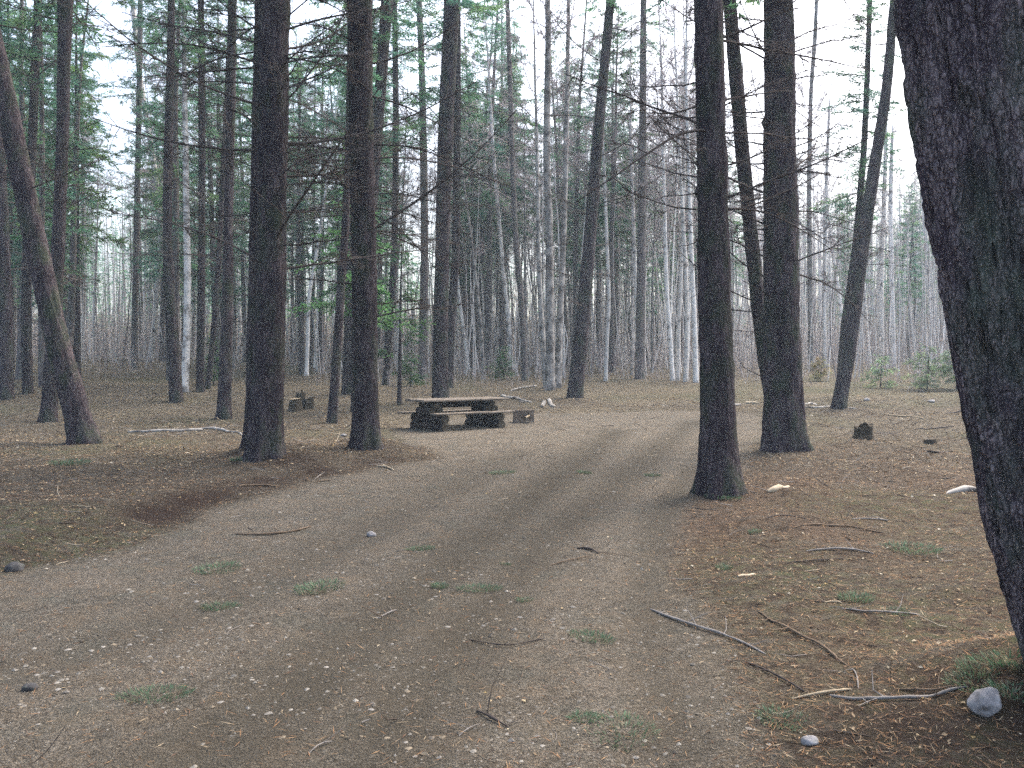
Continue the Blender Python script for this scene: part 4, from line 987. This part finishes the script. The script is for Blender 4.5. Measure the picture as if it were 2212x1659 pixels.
# ------------------------------------------------------------------ stumps, logs, rock
def stump_mesh(r, h, seed, slant=0.1, ragged=0.0):
    rng = np.random.default_rng(seed); mb = MB(); sides, seg = 28, 10
    th = np.arange(sides) * 2 * math.pi / sides; zs = np.linspace(-0.12, 1, seg)
    lob = 0.10 * np.cos(3 * th + rng.uniform(0, 6)) + 0.07 * np.cos(5 * th + rng.uniform(0, 6))
    top = h * (1 + slant * np.cos(th) + ragged * vn2(th * 2, th * 0, seed))
    rr = r * (1 + (0.30 + lob)[None] * np.exp(-np.maximum(zs, 0)[:, None] * h / 0.10) + 0.5 * lob[None] + 0.07 * vn3(np.cos(th)[None] * 4, np.sin(th)[None] * 4, zs[:, None] * 2, seed))
    V = np.stack([rr * np.cos(th), rr * np.sin(th), zs[:, None] * np.where(zs[:, None] > 0, top[None], 1.0)], -1)
    idx = np.arange(seg * sides).reshape(seg, sides)
    mb.add(V, np.stack([idx[:-1], np.roll(idx[:-1], -1, 1), np.roll(idx[1:], -1, 1), idx[1:]], -1).reshape(-1, 4))
    body = mb
    cap = MB(); ring = V[-1]; c = ring.mean(0); inner = c + (ring - c) * 0.5; inner[:, 2] -= ragged * h * 0.3
    a = np.arange(sides); b = np.roll(a, -1)
    cap.add(np.concatenate([ring + np.array([0, 0, 0.002]), inner, [c - np.array([0, 0, ragged * h * 0.3])]]), np.stack([a, b, b + sides, a + sides], -1), np.stack([a + sides, b + sides, np.full(sides, 2 * sides)], -1))
    return body, cap
def stump(label, px, py, r, h, seed, mats, slant=0.1, ragged=0.0, rz=0.0):
    b = hit(px, py); t = thing('tree_stump', label, 'stump', tuple(b), rz)
    body, cap = stump_mesh(r, h, seed, slant, ragged)
    obj('bark_side', body.mesh('bark_side', [mats[0]]), t); obj('cut_face', cap.mesh('cut_face', [mats[1]], smooth=False), t)
stump('dark rotten stump with ragged top right of the thick trunk', 1866, 950, 0.19, 0.34, 1, (M['rotten'], M['rotten']), 0.12, 0.22)
stump('small low dark stump behind and right of the rotten stump', 2008, 958, 0.10, 0.10, 2, (M['rotten'], M['rotten']), 0.1, 0.2)
stump('cut stump with pale flat top left of the cedar', 637, 886, 0.18, 0.36, 3, (M['rotten'], M['cut']), 0.06, 0.0, 0.6)
stump('shorter brown stump touching the right of the pale-topped one', 667, 882, 0.17, 0.34, 4, (M['rotten'], M['rotten']), 0.1, 0.15)
stump('mossy stump foot behind the pale-topped stump', 650, 872, 0.16, 0.40, 5, (M['rotten'], M['rotten']), 0.05, 0.0, 2.0)
# thin upright snag at the stumps
sb = hit(652, 884); m_ = MB(); tubes(m_, np.array([[0, 0, -0.1], [0.02, 0, 0.35], [0.0, 0.02, 0.5], [0.03, 0, 0.62]]), np.array([0.05, 0.045, 0.035, 0.02]), 8)
tag(obj('dead_snag', m_.mesh('dead_snag', [M['rotten']]), None, (sb[0], sb[1] - 0.05, sb[2])), 'thin dead stub standing between the cut stumps', 'dead wood')

def fallen(name, label, cat, pts, w, mat, group=None, lift=0.0, sides=7, seed=0, rough=0.08, twigs=0, jag=0.0):
    """a stick or log lying on the ground, through points of the ground seen there; w: width in px at each point"""
    G = np.array([hit(px, py) for px, py in pts]); Ws = np.array([wi * g[1] / F / 2 for wi, g in zip(w, G)])
    P2, W2, u = resample(G, Ws, max(0.03, 0.04 * G[0, 1] / 5)) if len(G) > 1 else (G, Ws, None)
    rng = np.random.default_rng(seed); W2 = W2 * (1 + rough * rng.normal(size=len(W2)))
    W2[0] *= 0.75; W2[-1] *= 0.6
    P2[:, 2] = ground_h(P2[:, 0], P2[:, 1]) + W2 * 0.35 + lift * np.sin(np.linspace(0, math.pi, len(P2)))
    o0 = P2[len(P2) // 2].copy()
    mb = MB()
    col = None
    tubes(mb, P2 - o0, W2, sides)
    n, s = len(P2), sides
    for e in (0, n - 1):
        i0 = e * s; ring = mb.v[0][i0:i0 + s]; c = ring.mean(0) + rng.normal(size=3) * W2[e] * (0.3 + jag)
        a = np.arange(s); b = np.roll(a, -1); t = np.stack([a, b, np.full(s, s)], -1)
        mb.add(np.concatenate([ring, [c]]), None, t if e else t[:, ::-1], 1 if jag else 0)
    if twigs:
        k = rng.integers(1, max(2, len(P2) - 1), twigs); d = nrm(rng.normal(size=(twigs, 3)) * np.array([1, 1, 0.25]) + np.array([0, 0, 0.15]))
        L = rng.uniform(0.06, 0.3, twigs)
        q = P2[k] - o0; tubes(mb, np.stack([q, q + d * L[:, None] * 0.5, q + (d + rng.normal(0, 0.2, (twigs, 3))) * L[:, None]], 1), W2[k][:, None] * np.array([[0.5, 0.35, 0.2]]), 4)
    return tag(obj(name, mb.mesh(name, [mat, M['split']]), None, tuple(o0)), label, cat, group)

def stick_mat(name, c):
    m = N(name, 0.9, 0.15); a = m.noise(m.coord(), 14, 4); m.color(m.ramp(a, [(0.3, tuple(x * 0.55 for x in c)), (0.65, c)])); m.bump(a, 0.5, 0.005); return m.m
SG = stick_mat('grey_stick', (0.20, 0.185, 0.17)); SB = stick_mat('brown_stick', (0.13, 0.095, 0.065)); SD_ = stick_mat('dark_stick', (0.055, 0.045, 0.040)); SP = stick_mat('pale_stick', (0.36, 0.30, 0.21))
FG = 'sticks fallen on the forest floor'
fs = [
 ('long grey fallen branch running off the track edge in the right foreground', [(1405, 1316), (1440, 1333), (1516, 1360), (1589, 1384), (1654, 1414)], [5, 7, 8, 8, 4], SG, 3),
 ('long brown branch slanting down the red needles right of the grey branch', [(1637, 1321), (1680, 1349), (1732, 1378), (1776, 1399), (1832, 1440)], [4, 6, 8, 7, 5], SB, 2),
 ('short twig hanging down from the end of the long brown branch', [(1838, 1444), (1850, 1462), (1854, 1488)], [5, 4, 3], SG, 1),
 ('thick curved grey branch lying in front of the rock', [(1793, 1503), (1871, 1514), (1958, 1512), (2044, 1497), (2092, 1484)], [8, 10, 10, 8, 6], SG, 2),
 ('thinner stick just behind the curved grey branch', [(1938, 1490), (2000, 1496), (2050, 1489), (2100, 1478)], [5, 6, 5, 3], SB, 1),
 ('tan strip of bark at the left end of the curved grey branch', [(1712, 1510), (1768, 1503), (1840, 1490)], [4, 8, 6], SP, 0),
 ('bowed grey stick on the needles in front of the track-edge trunk', [(1741, 1191), (1815, 1188), (1888, 1196)], [4, 6, 4], SG, 1),
 ('dark stick under the bowed grey stick', [(1700, 1217), (1760, 1213), (1826, 1208)], [3, 4, 3], SD_, 0),
 ('crooked brown stick behind the bowed grey stick', [(1712, 1142), (1767, 1135), (1828, 1139), (1908, 1152)], [3, 5, 5, 3], SB, 1),
 ('straight dark stick right of the track-edge trunk', [(1654, 1120), (1698, 1116), (1741, 1122)], [3, 4, 3], SD_, 0),
 ('grey stick near the yellow wood chip', [(1841, 1121), (1880, 1123), (1918, 1126)], [4, 5, 4], SG, 0),
 ('forked grey stick between green tufts on the right', [(1819, 1316), (1871, 1324), (1930, 1327), (1988, 1329)], [4, 5, 6, 4], SG, 2),
 ('pale peeled stick left of the forked grey stick', [(1780, 1302), (1819, 1304)], [5, 4], SP, 0),
 ('dark half buried stick at the track edge in the right foreground', [(1611, 1430), (1680, 1465), (1737, 1495)], [5, 7, 5], SD_, 1),
 ('thin curved twig lying on the open gravel', [(1013, 1382), (1066, 1395), (1109, 1397), (1174, 1380)], [2.5, 3.5, 3.5, 2.5], SD_, 0),
 ('thin brown stick on the track below a dark twig', [(1187, 1222), (1230, 1213), (1273, 1202)], [3, 4, 3], SB, 0),
 ('short thick dark twig on the track beside grass', [(1247, 1185), (1270, 1188), (1293, 1196)], [5, 7, 5], SD_, 0),
 ('short pale stick on the left half of the track', [(818, 1336), (838, 1328), (858, 1319)], [3, 4, 3], SG, 0),
 ('knotted dark twig near the bottom of the track', [(1029, 1536), (1066, 1558), (1100, 1573)], [4, 8, 4], SD_, 1),
 ('faint grey twig lower left of the knotted twig', [(992, 1590), (1020, 1575), (1040, 1564)], [3, 3, 2], SG, 0),
 ('bright bare stick in the dark soil left of the table pad', [(814, 1007), (832, 1010), (849, 1016)], [6, 7, 5], M['split'], 0),
 ('crooked brown branch across the left of the track', [(503, 1154), (563, 1157), (633, 1150), (672, 1137)], [4, 6, 7, 4], SB, 2),
 ('straight stick at the dark bank below the largest trunk', [(516, 1050), (560, 1050), (602, 1052)], [4, 5, 4], SB, 0),
 ('short upright-angled twig at the dark bank', [(678, 1037), (690, 1029), (702, 1020)], [2.5, 3, 2], SG, 0),
 ('stick lying flat at the right of the dark bank', [(680, 1042), (700, 1040), (715, 1038)], [4, 5, 4], SB, 0),
 ('pale grey twig at the bottom edge of the track', [(667, 1629), (690, 1614), (720, 1603)], [3, 4, 3], SG, 0),
 ('long thin pale stick on the litter behind the rotten stump', [(1895, 892), (1950, 900), (2000, 908)], [3, 4, 3], SP, 0),
 ('dark stick on the litter right of the rotten stump', [(1978, 928), (2030, 925), (2060, 921)], [3, 4, 3], SD_, 0),
 ('dark branch beside the massive right trunk', [(2040, 893), (2080, 887), (2100, 884)], [3, 5, 4], SD_, 0),
 ('dark short log on the needles right of the small stump', [(1985, 976), (2020, 979), (2050, 975)], [4, 6, 4], SD_, 0),
]
for i, (lab, pts, w, mt, tw) in enumerate(fs): fallen('fallen_branch', lab, 'stick', pts, [q * 0.78 for q in w], mt, FG, 0.012, 7, 700 + i, 0.16, tw + (3 if len(pts) > 3 else 1))
LG = 'birch logs and scraps lying about'
fallen('birch_log', 'long fallen white birch log left of the largest trunk', 'log', [(277, 934), (350, 932), (436, 930)], [6, 8, 7], M['birch_log'], LG, 0, 10, 740, 0.04)
fallen('birch_log', 'thinner bent birch pole continuing right of the long white log', 'log', [(430, 928), (466, 928), (490, 935), (524, 942)], [6, 7, 5, 3], M['birch_log'], LG, 0.03, 9, 741, 0.04)
fallen('birch_log', 'white birch pole pointing at the short logs behind the fire box', 'log', [(1083, 856), (1110, 862), (1148, 870)], [6, 6, 3], M['birch_log'], LG, 0.02, 9, 742, 0.04)
fallen('birch_log', 'small white piece under the right end of the birch pole', 'log', [(1122, 868), (1135, 871)], [4, 4], M['birch_log'], LG, 0, 8, 743)
fallen('birch_log', 'thin birch branch farther behind the white birch pole', 'log', [(1103, 845), (1125, 841), (1160, 834)], [3, 4, 4], M['birch_log'], LG, 0.05, 8, 744, 0.06)
fallen('birch_log', 'left one of two short cut birch logs behind the fire box', 'log', [(1171, 880), (1176, 868)], [9, 9], M['birch_log'], LG, 0, 10, 745, 0.03)
fallen('birch_log', 'right one of two short cut birch logs behind the fire box', 'log', [(1196, 880), (1186, 866)], [9, 9], M['birch_log'], LG, 0, 10, 746, 0.03)
fallen('birch_log', 'broken birch log with splintered end beside the massive right trunk', 'log', [(2044, 1067), (2060, 1064), (2085, 1062), (2110, 1062), (2150, 1066)], [3, 13, 20, 17, 17], M['birch_log'], LG, 0, 14, 747, 0.16, 3, 0.8)
fallen('birch_log', 'white wood scrap behind the track-edge trunk', 'log', [(1588, 876), (1600, 875)], [7, 6], M['birch_log'], LG, 0, 8, 748)
fallen('birch_log', 'tan and white wood scrap left of the thick trunk', 'log', [(1612, 872), (1640, 872)], [8, 7], M['split'], LG, 0, 8, 749)
fallen('birch_log', 'white scrap heaped by the foot of the thick trunk', 'log', [(1730, 875), (1752, 872), (1765, 875)], [6, 6, 4], M['birch_log'], LG, 0, 8, 750)
fallen('birch_log', 'white branch pieces running to the slender leaning trunk', 'log', [(1730, 880), (1762, 882), (1795, 879)], [5, 5, 4], M['birch_log'], LG, 0, 8, 751)
fallen('birch_log', 'white scrap just right of the slender leaning trunk', 'log', [(1824, 880), (1850, 884)], [4, 3], M['birch_log'], LG, 0, 8, 752)
fallen('wood_chunk', 'yellow split wood chunk with dark side right of the track-edge trunk', 'wood chunk', [(1658, 1063), (1672, 1060), (1704, 1052)], [10, 16, 6], M['split'], None, 0, 6, 753, 0.12, 0, 0.5)
fallen('wood_chip', 'flat pale wood flake at the right track edge', 'wood chunk', [(1594, 1246), (1632, 1241)], [7, 5], M['split'], None, 0, 4, 754, 0.1)
fallen('fallen_log', 'dark fallen log low at the back behind the birch poles', 'log', [(1058, 812), (1085, 806), (1118, 797)], [8, 9, 6], M['rotten'], None, 0, 9, 755)
fallen('fallen_log', 'pale fallen pole across the far left clearing', 'log', [(232, 780), (258, 779), (282, 778)], [4, 4, 3], SP, None, 0.1, 7, 756)

def rock_mesh(r, seed, sq=(1, 1, 0.7), sub=4, mat=None):
    import bmesh
    bm = bmesh.new(); bmesh.ops.create_icosphere(bm, subdivisions=sub, radius=1.0)
    V = np.array([v.co[:] for v in bm.verts]); n = 1 + 0.22 * vn3(V[:, 0] * 1.4, V[:, 1] * 1.4, V[:, 2] * 1.4, seed) + 0.08 * vn3(V[:, 0] * 4, V[:, 1] * 4, V[:, 2] * 4, seed + 1)
    n = n + 0.05 * (np.round(vn3(V[:, 0] * 2.2, V[:, 1] * 2.2, V[:, 2] * 2.2, seed + 5) * 3) / 3); V = V * n[:, None] * r * np.array(sq)
    for v, c in zip(bm.verts, V): v.co = c
    me = bpy.data.meshes.new('rock'); bm.to_mesh(me); bm.free(); me.materials.append(mat or M['rock'])
    for p_ in me.polygons: p_.use_smooth = True
    return me
rb = hit(2140, 1545)
tag(obj('rock', rock_mesh(0.072, 3, (1.1, 0.8, 0.8)), None, (rb[0], rb[1] + 0.04, rb[2] + 0.045), (0.2, -0.3, 0.5)), 'pale grey rock set in moss at the foot of the massive right trunk', 'rock')
rb = hit(2005, 1600)
for i, (px, py, r, lab) in enumerate(((1750, 1605, 0.036, 'mossy grey rock in dark litter near the bottom right'), (30, 1232, 0.075, 'dark rock at the dark bank on the left edge'),
        (802, 1158, 0.05, 'small grey stone alone on the track'), (64, 1490, 0.035, 'dark little stone at the lower left of the gravel'), (742, 942, 0.07, 'pale stone left of the trunk by the table'), (1872, 866, 0.12, 'white stone on litter right of the slender leaning trunk'), (2012, 869, 0.12, 'white stone near the massive right trunk'))):
    b = hit(px, py); tag(obj('rock', rock_mesh(r, 10 + i, (1, 0.9, 0.62), 3, M['dark_rock'] if 'dark' in lab.split()[:1] else M['rock']), None, (b[0], b[1], b[2] + r * 0.25), (0, 0, i)), lab, 'rock')

# ------------------------------------------------------------------ grass tufts
def grass_mesh(seed, r, h, n, cols):
    rng = np.random.default_rng(seed); mb = MB()
    a = rng.uniform(0, 6.28, n); d = r * np.sqrt(rng.uniform(0, 1, n)); p = np.stack([d * np.cos(a), d * np.sin(a), 0 * d], -1)
    dr = nrm(np.stack([np.cos(a) * 0.8, np.sin(a) * 0.8, rng.uniform(0.4, 1.5, n)], -1) + rng.normal(0, 0.3, (n, 3)) * np.array([1, 1, 0.2]))
    w = nrm(np.cross(dr, np.array([0, 0, 1.0]) + rng.normal(0, 0.3, (n, 3)))) * rng.uniform(0.0015, 0.0032, (n, 1))
    diamonds(mb, p, dr, w, h * rng.uniform(0.4, 1.2, n), 0, cols[rng.integers(0, len(cols), n)] * rng.uniform(0.8, 1.2, (n, 1)), 0.1)
    return mb.mesh('grass_tuft', [M['grass']], smooth=False)
GC = np.array([[0.060, 0.125, 0.065], [0.085, 0.15, 0.090], [0.12, 0.17, 0.11], [0.14, 0.14, 0.09], [0.16, 0.14, 0.10]])
GM = [grass_mesh(800 + i, (0.10, 0.14, 0.08, 0.17)[i], 0.05, (300, 420, 260, 460)[i], GC) for i in range(4)]
for i, (px, py, s, lab) in enumerate((
   (475, 1313, 1.15, 'green grass tuft on the left of the track'), (690, 1272, 1.3, 'flat grass patch on the track between the left ruts'), (950, 1268, 1.1, 'grass tuft left of the twin tufts mid track'),
   (1036, 1273, 1.1, 'grass tuft right of the twin tufts mid track'), (1133, 1297, 0.7, 'faint small grass tuft right of mid track'), (1277, 1378, 1.0, 'bright grass tuft below mid track on the right'),
   (1262, 1552, 0.85, 'grass tuft close to the bottom of the track'), (1345, 1582, 1.05, 'brightest grass tuft near the bottom of the track'), (1092, 1219, 0.55, 'tiny grass tuft in the central rut'),
   (908, 1186, 0.9, 'thin grass tuft on the ridge left of the central rut'), (1565, 1228, 1.1, 'grass tuft at the right track edge'), (1968, 1187, 1.5, 'grass tuft on red needles far right'),
   (1850, 1294, 1.5, 'grass tuft behind the forked grey stick'), (1688, 1556, 1.0, 'grass tuft in dark litter at the bottom right'), (1410, 1028, 1.3, 'small tuft far up the track on the right'),
   (1085, 1022, 1.3, 'small tuft far up the track near the table'), (1262, 1022, 1.6, 'flat tuft in the middle of the far track'), (150, 1003, 2.6, 'green patch of grass on the left forest floor'), (1630, 1150, 1.1, 'tuft beside the track-edge trunk'), (1928, 1322, 0.8, 'small bright tuft on the forked grey stick'),
   (2185, 1432, 1.6, 'green moss and grass on the mound under the massive trunk'), (2105, 1478, 1.1, 'moss tuft just behind the pale grey rock'), (2190, 1500, 1.3, 'moss tuft right of the pale grey rock'),
   (335, 1503, 1.0, 'flat grass tuft at the lower left of the track'), (2110, 1450, 1.5, 'mossy grass around the foot of the massive trunk'), (1560, 1075, 1.8, 'green plants at the foot of the track-edge trunk'), (520, 995, 2.2, 'grass at the left foot of the largest trunk'), (470, 1230, 1.3, 'low grass on the far left of the track'))):
    b = hit(px, py); o = obj('grass_tuft', GM[i % 4], None, (b[0], b[1], b[2] - 0.004), (0, 0, i * 1.1), (s * random.uniform(0.7, 1.1), s * random.uniform(0.55, 0.9), s * 0.7)); tag(o, lab, 'grass tuft', 'grass tufts on the ground')

# ------------------------------------------------------------------ litter, gravel, needles: what nobody could count
def road_mask(x, y): return road_sd(x, y)
def gravel():
    rng = np.random.default_rng(901); n = 30000
    y = np.where(rng.uniform(size=n) < 0.75, rng.uniform(2.6, 8, n), rng.uniform(6, 18, n)); x = rng.uniform(-1, 1, n) * (0.64 * y + 0.4)
    sd = road_sd(x, y); keep = (sd > 0.02 + rng.exponential(0.05, n) * 0) & (fbm2(x * 1.1, y * 1.1, 33, 3) + rng.normal(0, 0.22, n) > 0.0); x, y = x[keep], y[keep]; n = len(x)
    r = np.minimum(0.0030 * rng.uniform(0.12, 1, n) ** -0.95, 0.019) * np.interp(y, [3, 8, 16], [0.85, 1.15, 1.8])
    # octahedral pebble with a subdivided belt: 8 + tweak
    base = np.array([[1, 0, 0], [0.7, 0.7, 0.1], [0, 1, 0], [-0.7, 0.7, -0.1], [-1, 0, 0], [-0.7, -0.7, 0.1], [0, -1, 0], [0.7, -0.7, 0], [0.1, 0, 0.8], [0, 0, -0.6]], float)
    a = np.arange(8); b = (a + 1) % 8
    tri = np.concatenate([np.stack([a, b, np.full(8, 8)], -1), np.stack([b, a, np.full(8, 9)], -1)])
    V = base[None] * rng.uniform(0.65, 1.3, (n, 10, 1)) * r[:, None, None] * np.stack([rng.uniform(0.7, 1.3, n), rng.uniform(0.6, 1.0, n), rng.uniform(0.45, 0.85, n)], -1)[:, None]
    th = rng.uniform(0, 6.28, n); c, s = np.cos(th)[:, None], np.sin(th)[:, None]
    V = np.stack([V[..., 0] * c - V[..., 1] * s, V[..., 0] * s + V[..., 1] * c, V[..., 2]], -1)
    V += np.stack([x, y, ground_h(x, y) + r * rng.uniform(-0.25, 0.15, n)], -1)[:, None]
    cc = np.array([[0.23, 0.215, 0.185], [0.17, 0.158, 0.135], [0.13, 0.115, 0.092], [0.22, 0.205, 0.18], [0.18, 0.15, 0.108], [0.09, 0.08, 0.065]])
    col = cc[rng.integers(0, 6, n)] * rng.uniform(0.5, 1.0, (n, 1))
    mb = MB(); mb.add(V, None, (tri[None] + np.arange(n)[:, None, None] * 10).reshape(-1, 3), 0, np.repeat(col, 10, 0))
    o = obj('gravel', mb.mesh('gravel', [M['stone']], smooth=False)); kind(o, 'stuff'); o['label'] = 'loose grey gravel strewn over the track'
gravel()

def leaves():
    rng = np.random.default_rng(902); n = 120000
    y = np.concatenate([rng.uniform(2.6, 16, n // 3), rng.uniform(12, 44, n - n // 3)]); x = rng.uniform(-1, 1, n) * (0.66 * y + 0.5)
    sd = road_sd(x, y)
    dens = np.where(y < 14, 0.55, 1.0) * (0.55 + 0.8 * fbm2(x * 0.5, y * 0.5, 35, 3)) * np.interp(y, [30, 44], [1, 0.35])
    keep = ((sd < 0) & (rng.uniform(size=n) < dens)) | ((sd >= 0) & (rng.uniform(size=n) < 0.022))
    x, y = x[keep], y[keep]; n = len(x)
    d = rng.uniform(0, 6.28, n); dr = nrm(np.stack([np.cos(d), np.sin(d), rng.normal(0.05, 0.22, n)], -1))
    w = nrm(np.cross(dr, nrm(np.array([0, 0, 1.0]) + rng.normal(0, 0.35, (n, 3))))); L = rng.uniform(0.018, 0.055, n) * np.interp(y, [4, 9, 20, 35], [0.55, 0.8, 1.2, 1.6])
    p = np.stack([x, y, ground_h(x, y) + rng.uniform(0.002, 0.014, n)], -1)
    cc = np.array([[0.30, 0.235, 0.145], [0.22, 0.165, 0.105], [0.14, 0.095, 0.06], [0.36, 0.31, 0.22], [0.42, 0.385, 0.31], [0.10, 0.07, 0.05], [0.25, 0.19, 0.09]])
    pr = np.array([0.15, 0.24, 0.26, 0.07, 0.025, 0.2, 0.05]); col = cc[rng.choice(7, n, p=pr / pr.sum())] * rng.uniform(0.75, 1.2, (n, 1))
    mb = MB(); diamonds(mb, p, dr, w * (L * rng.uniform(0.2, 0.42, n))[:, None], L, 0, col, 0.12)
    o = obj('leaf_litter', mb.mesh('leaf_litter', [M['litter']], smooth=False)); kind(o, 'stuff'); o['label'] = 'dead leaves and bark flakes over the forest floor'
leaves()

def needles_and_twigs():
    rng = np.random.default_rng(903); n = 90000
    y = 2.5 + 16 * rng.uniform(0, 1, n) ** 1.5; x = rng.uniform(-1, 1, n) * (0.66 * y + 0.5); sd = road_sd(x, y)
    keep = ((sd < 0.1) & (rng.uniform(size=n) < 0.95)) | (rng.uniform(size=n) < 0.14); x, y = x[keep], y[keep]; n = len(x)
    d = rng.uniform(0, 6.28, n); dr = nrm(np.stack([np.cos(d), np.sin(d), rng.normal(0.05, 0.15, n)], -1))
    w = nrm(np.cross(dr, np.array([0, 0, 1.0]) + rng.normal(0, 0.3, (n, 3)))) * rng.uniform(0.0010, 0.0022, (n, 1)) * np.interp(y, [3, 14], [0.9, 2.2])[:, None]
    p = np.stack([x, y, ground_h(x, y) + rng.uniform(0.001, 0.010, n)], -1)
    cc = np.array([[0.20, 0.115, 0.06], [0.26, 0.17, 0.095], [0.12, 0.07, 0.045], [0.075, 0.055, 0.045], [0.30, 0.24, 0.16]]); col = cc[rng.choice(5, n, p=[0.3, 0.2, 0.2, 0.2, 0.1])] * rng.uniform(0.75, 1.2, (n, 1))
    mb = MB(); diamonds(mb, p, dr, w, rng.uniform(0.03, 0.075, n), 0, col)
    o = obj('needle_litter', mb.mesh('needle_litter', [M['litter']], smooth=False)); kind(o, 'stuff'); o['label'] = 'fallen brown needles strewn over the ground'
    n = 5200; y = np.sqrt(rng.uniform(2.6 ** 2, 34 ** 2, n)); x = rng.uniform(-1, 1, n) * (0.66 * y + 0.5); sd = road_sd(x, y)
    keep = (sd < 0.1) | (rng.uniform(size=n) < 0.12); x, y = x[keep], y[keep]; n = len(x)
    L = rng.uniform(0.05, 0.32, n) * np.interp(y, [4, 20], [0.7, 1.7])
    P = arc_paths(np.stack([x, y, ground_h(x, y) + 0.008], -1), rng.uniform(0, 6.28, n), L, rng.normal(0.0, 0.07, n), rng.normal(0, 0.1, n), 5, rng, 0.16)
    P[..., 2] = np.maximum(P[..., 2], ground_h(P[..., 0], P[..., 1]) + 0.003)
    cc = np.array([[0.17, 0.155, 0.14], [0.10, 0.075, 0.055], [0.055, 0.045, 0.038], [0.26, 0.225, 0.17]]); col = cc[rng.choice(4, n, p=[0.3, 0.3, 0.3, 0.1])] * rng.uniform(0.75, 1.2, (n, 1))
    r = rng.uniform(0.0015, 0.0045, n) * np.interp(y, [4, 20], [0.9, 1.9])
    mb = MB(); tubes(mb, P, r[:, None] * np.array([[1, 0.95, 0.85, 0.7, 0.4]]), 4, 0, col)
    o = obj('twig_litter', mb.mesh('twig_litter', [M['twig']])); kind(o, 'stuff'); o['label'] = 'small broken twigs strewn over the forest floor'
needles_and_twigs()

# ------------------------------------------------------------------ the damp air between the trees
HAZE = 0.0011
if HAZE:
    hx0, hx1, hy0, hy1, hz0, hz1 = -270, 270, -70, 350, -2.0, 48.0
    V = [(x, y, z) for x in (hx0, hx1) for y in (hy0, hy1) for z in (hz0, hz1)]
    mb = MB(); mb.add(V, [(0, 1, 3, 2), (4, 6, 7, 5), (0, 4, 5, 1), (2, 3, 7, 6), (0, 2, 6, 4), (1, 5, 7, 3)])
    hm = bpy.data.materials.new('damp_air'); hm.use_nodes = True; nt = hm.node_tree; nt.nodes.clear()
    pv = nt.nodes.new('ShaderNodeVolumePrincipled'); pv.inputs['Color'].default_value = (0.74, 0.90, 1.0, 1); pv.inputs['Density'].default_value = HAZE
    ou = nt.nodes.new('ShaderNodeOutputMaterial'); nt.links.new(pv.outputs[0], ou.inputs['Volume'])
    kind(obj('haze', mb.mesh('haze', [hm])), 'stuff')
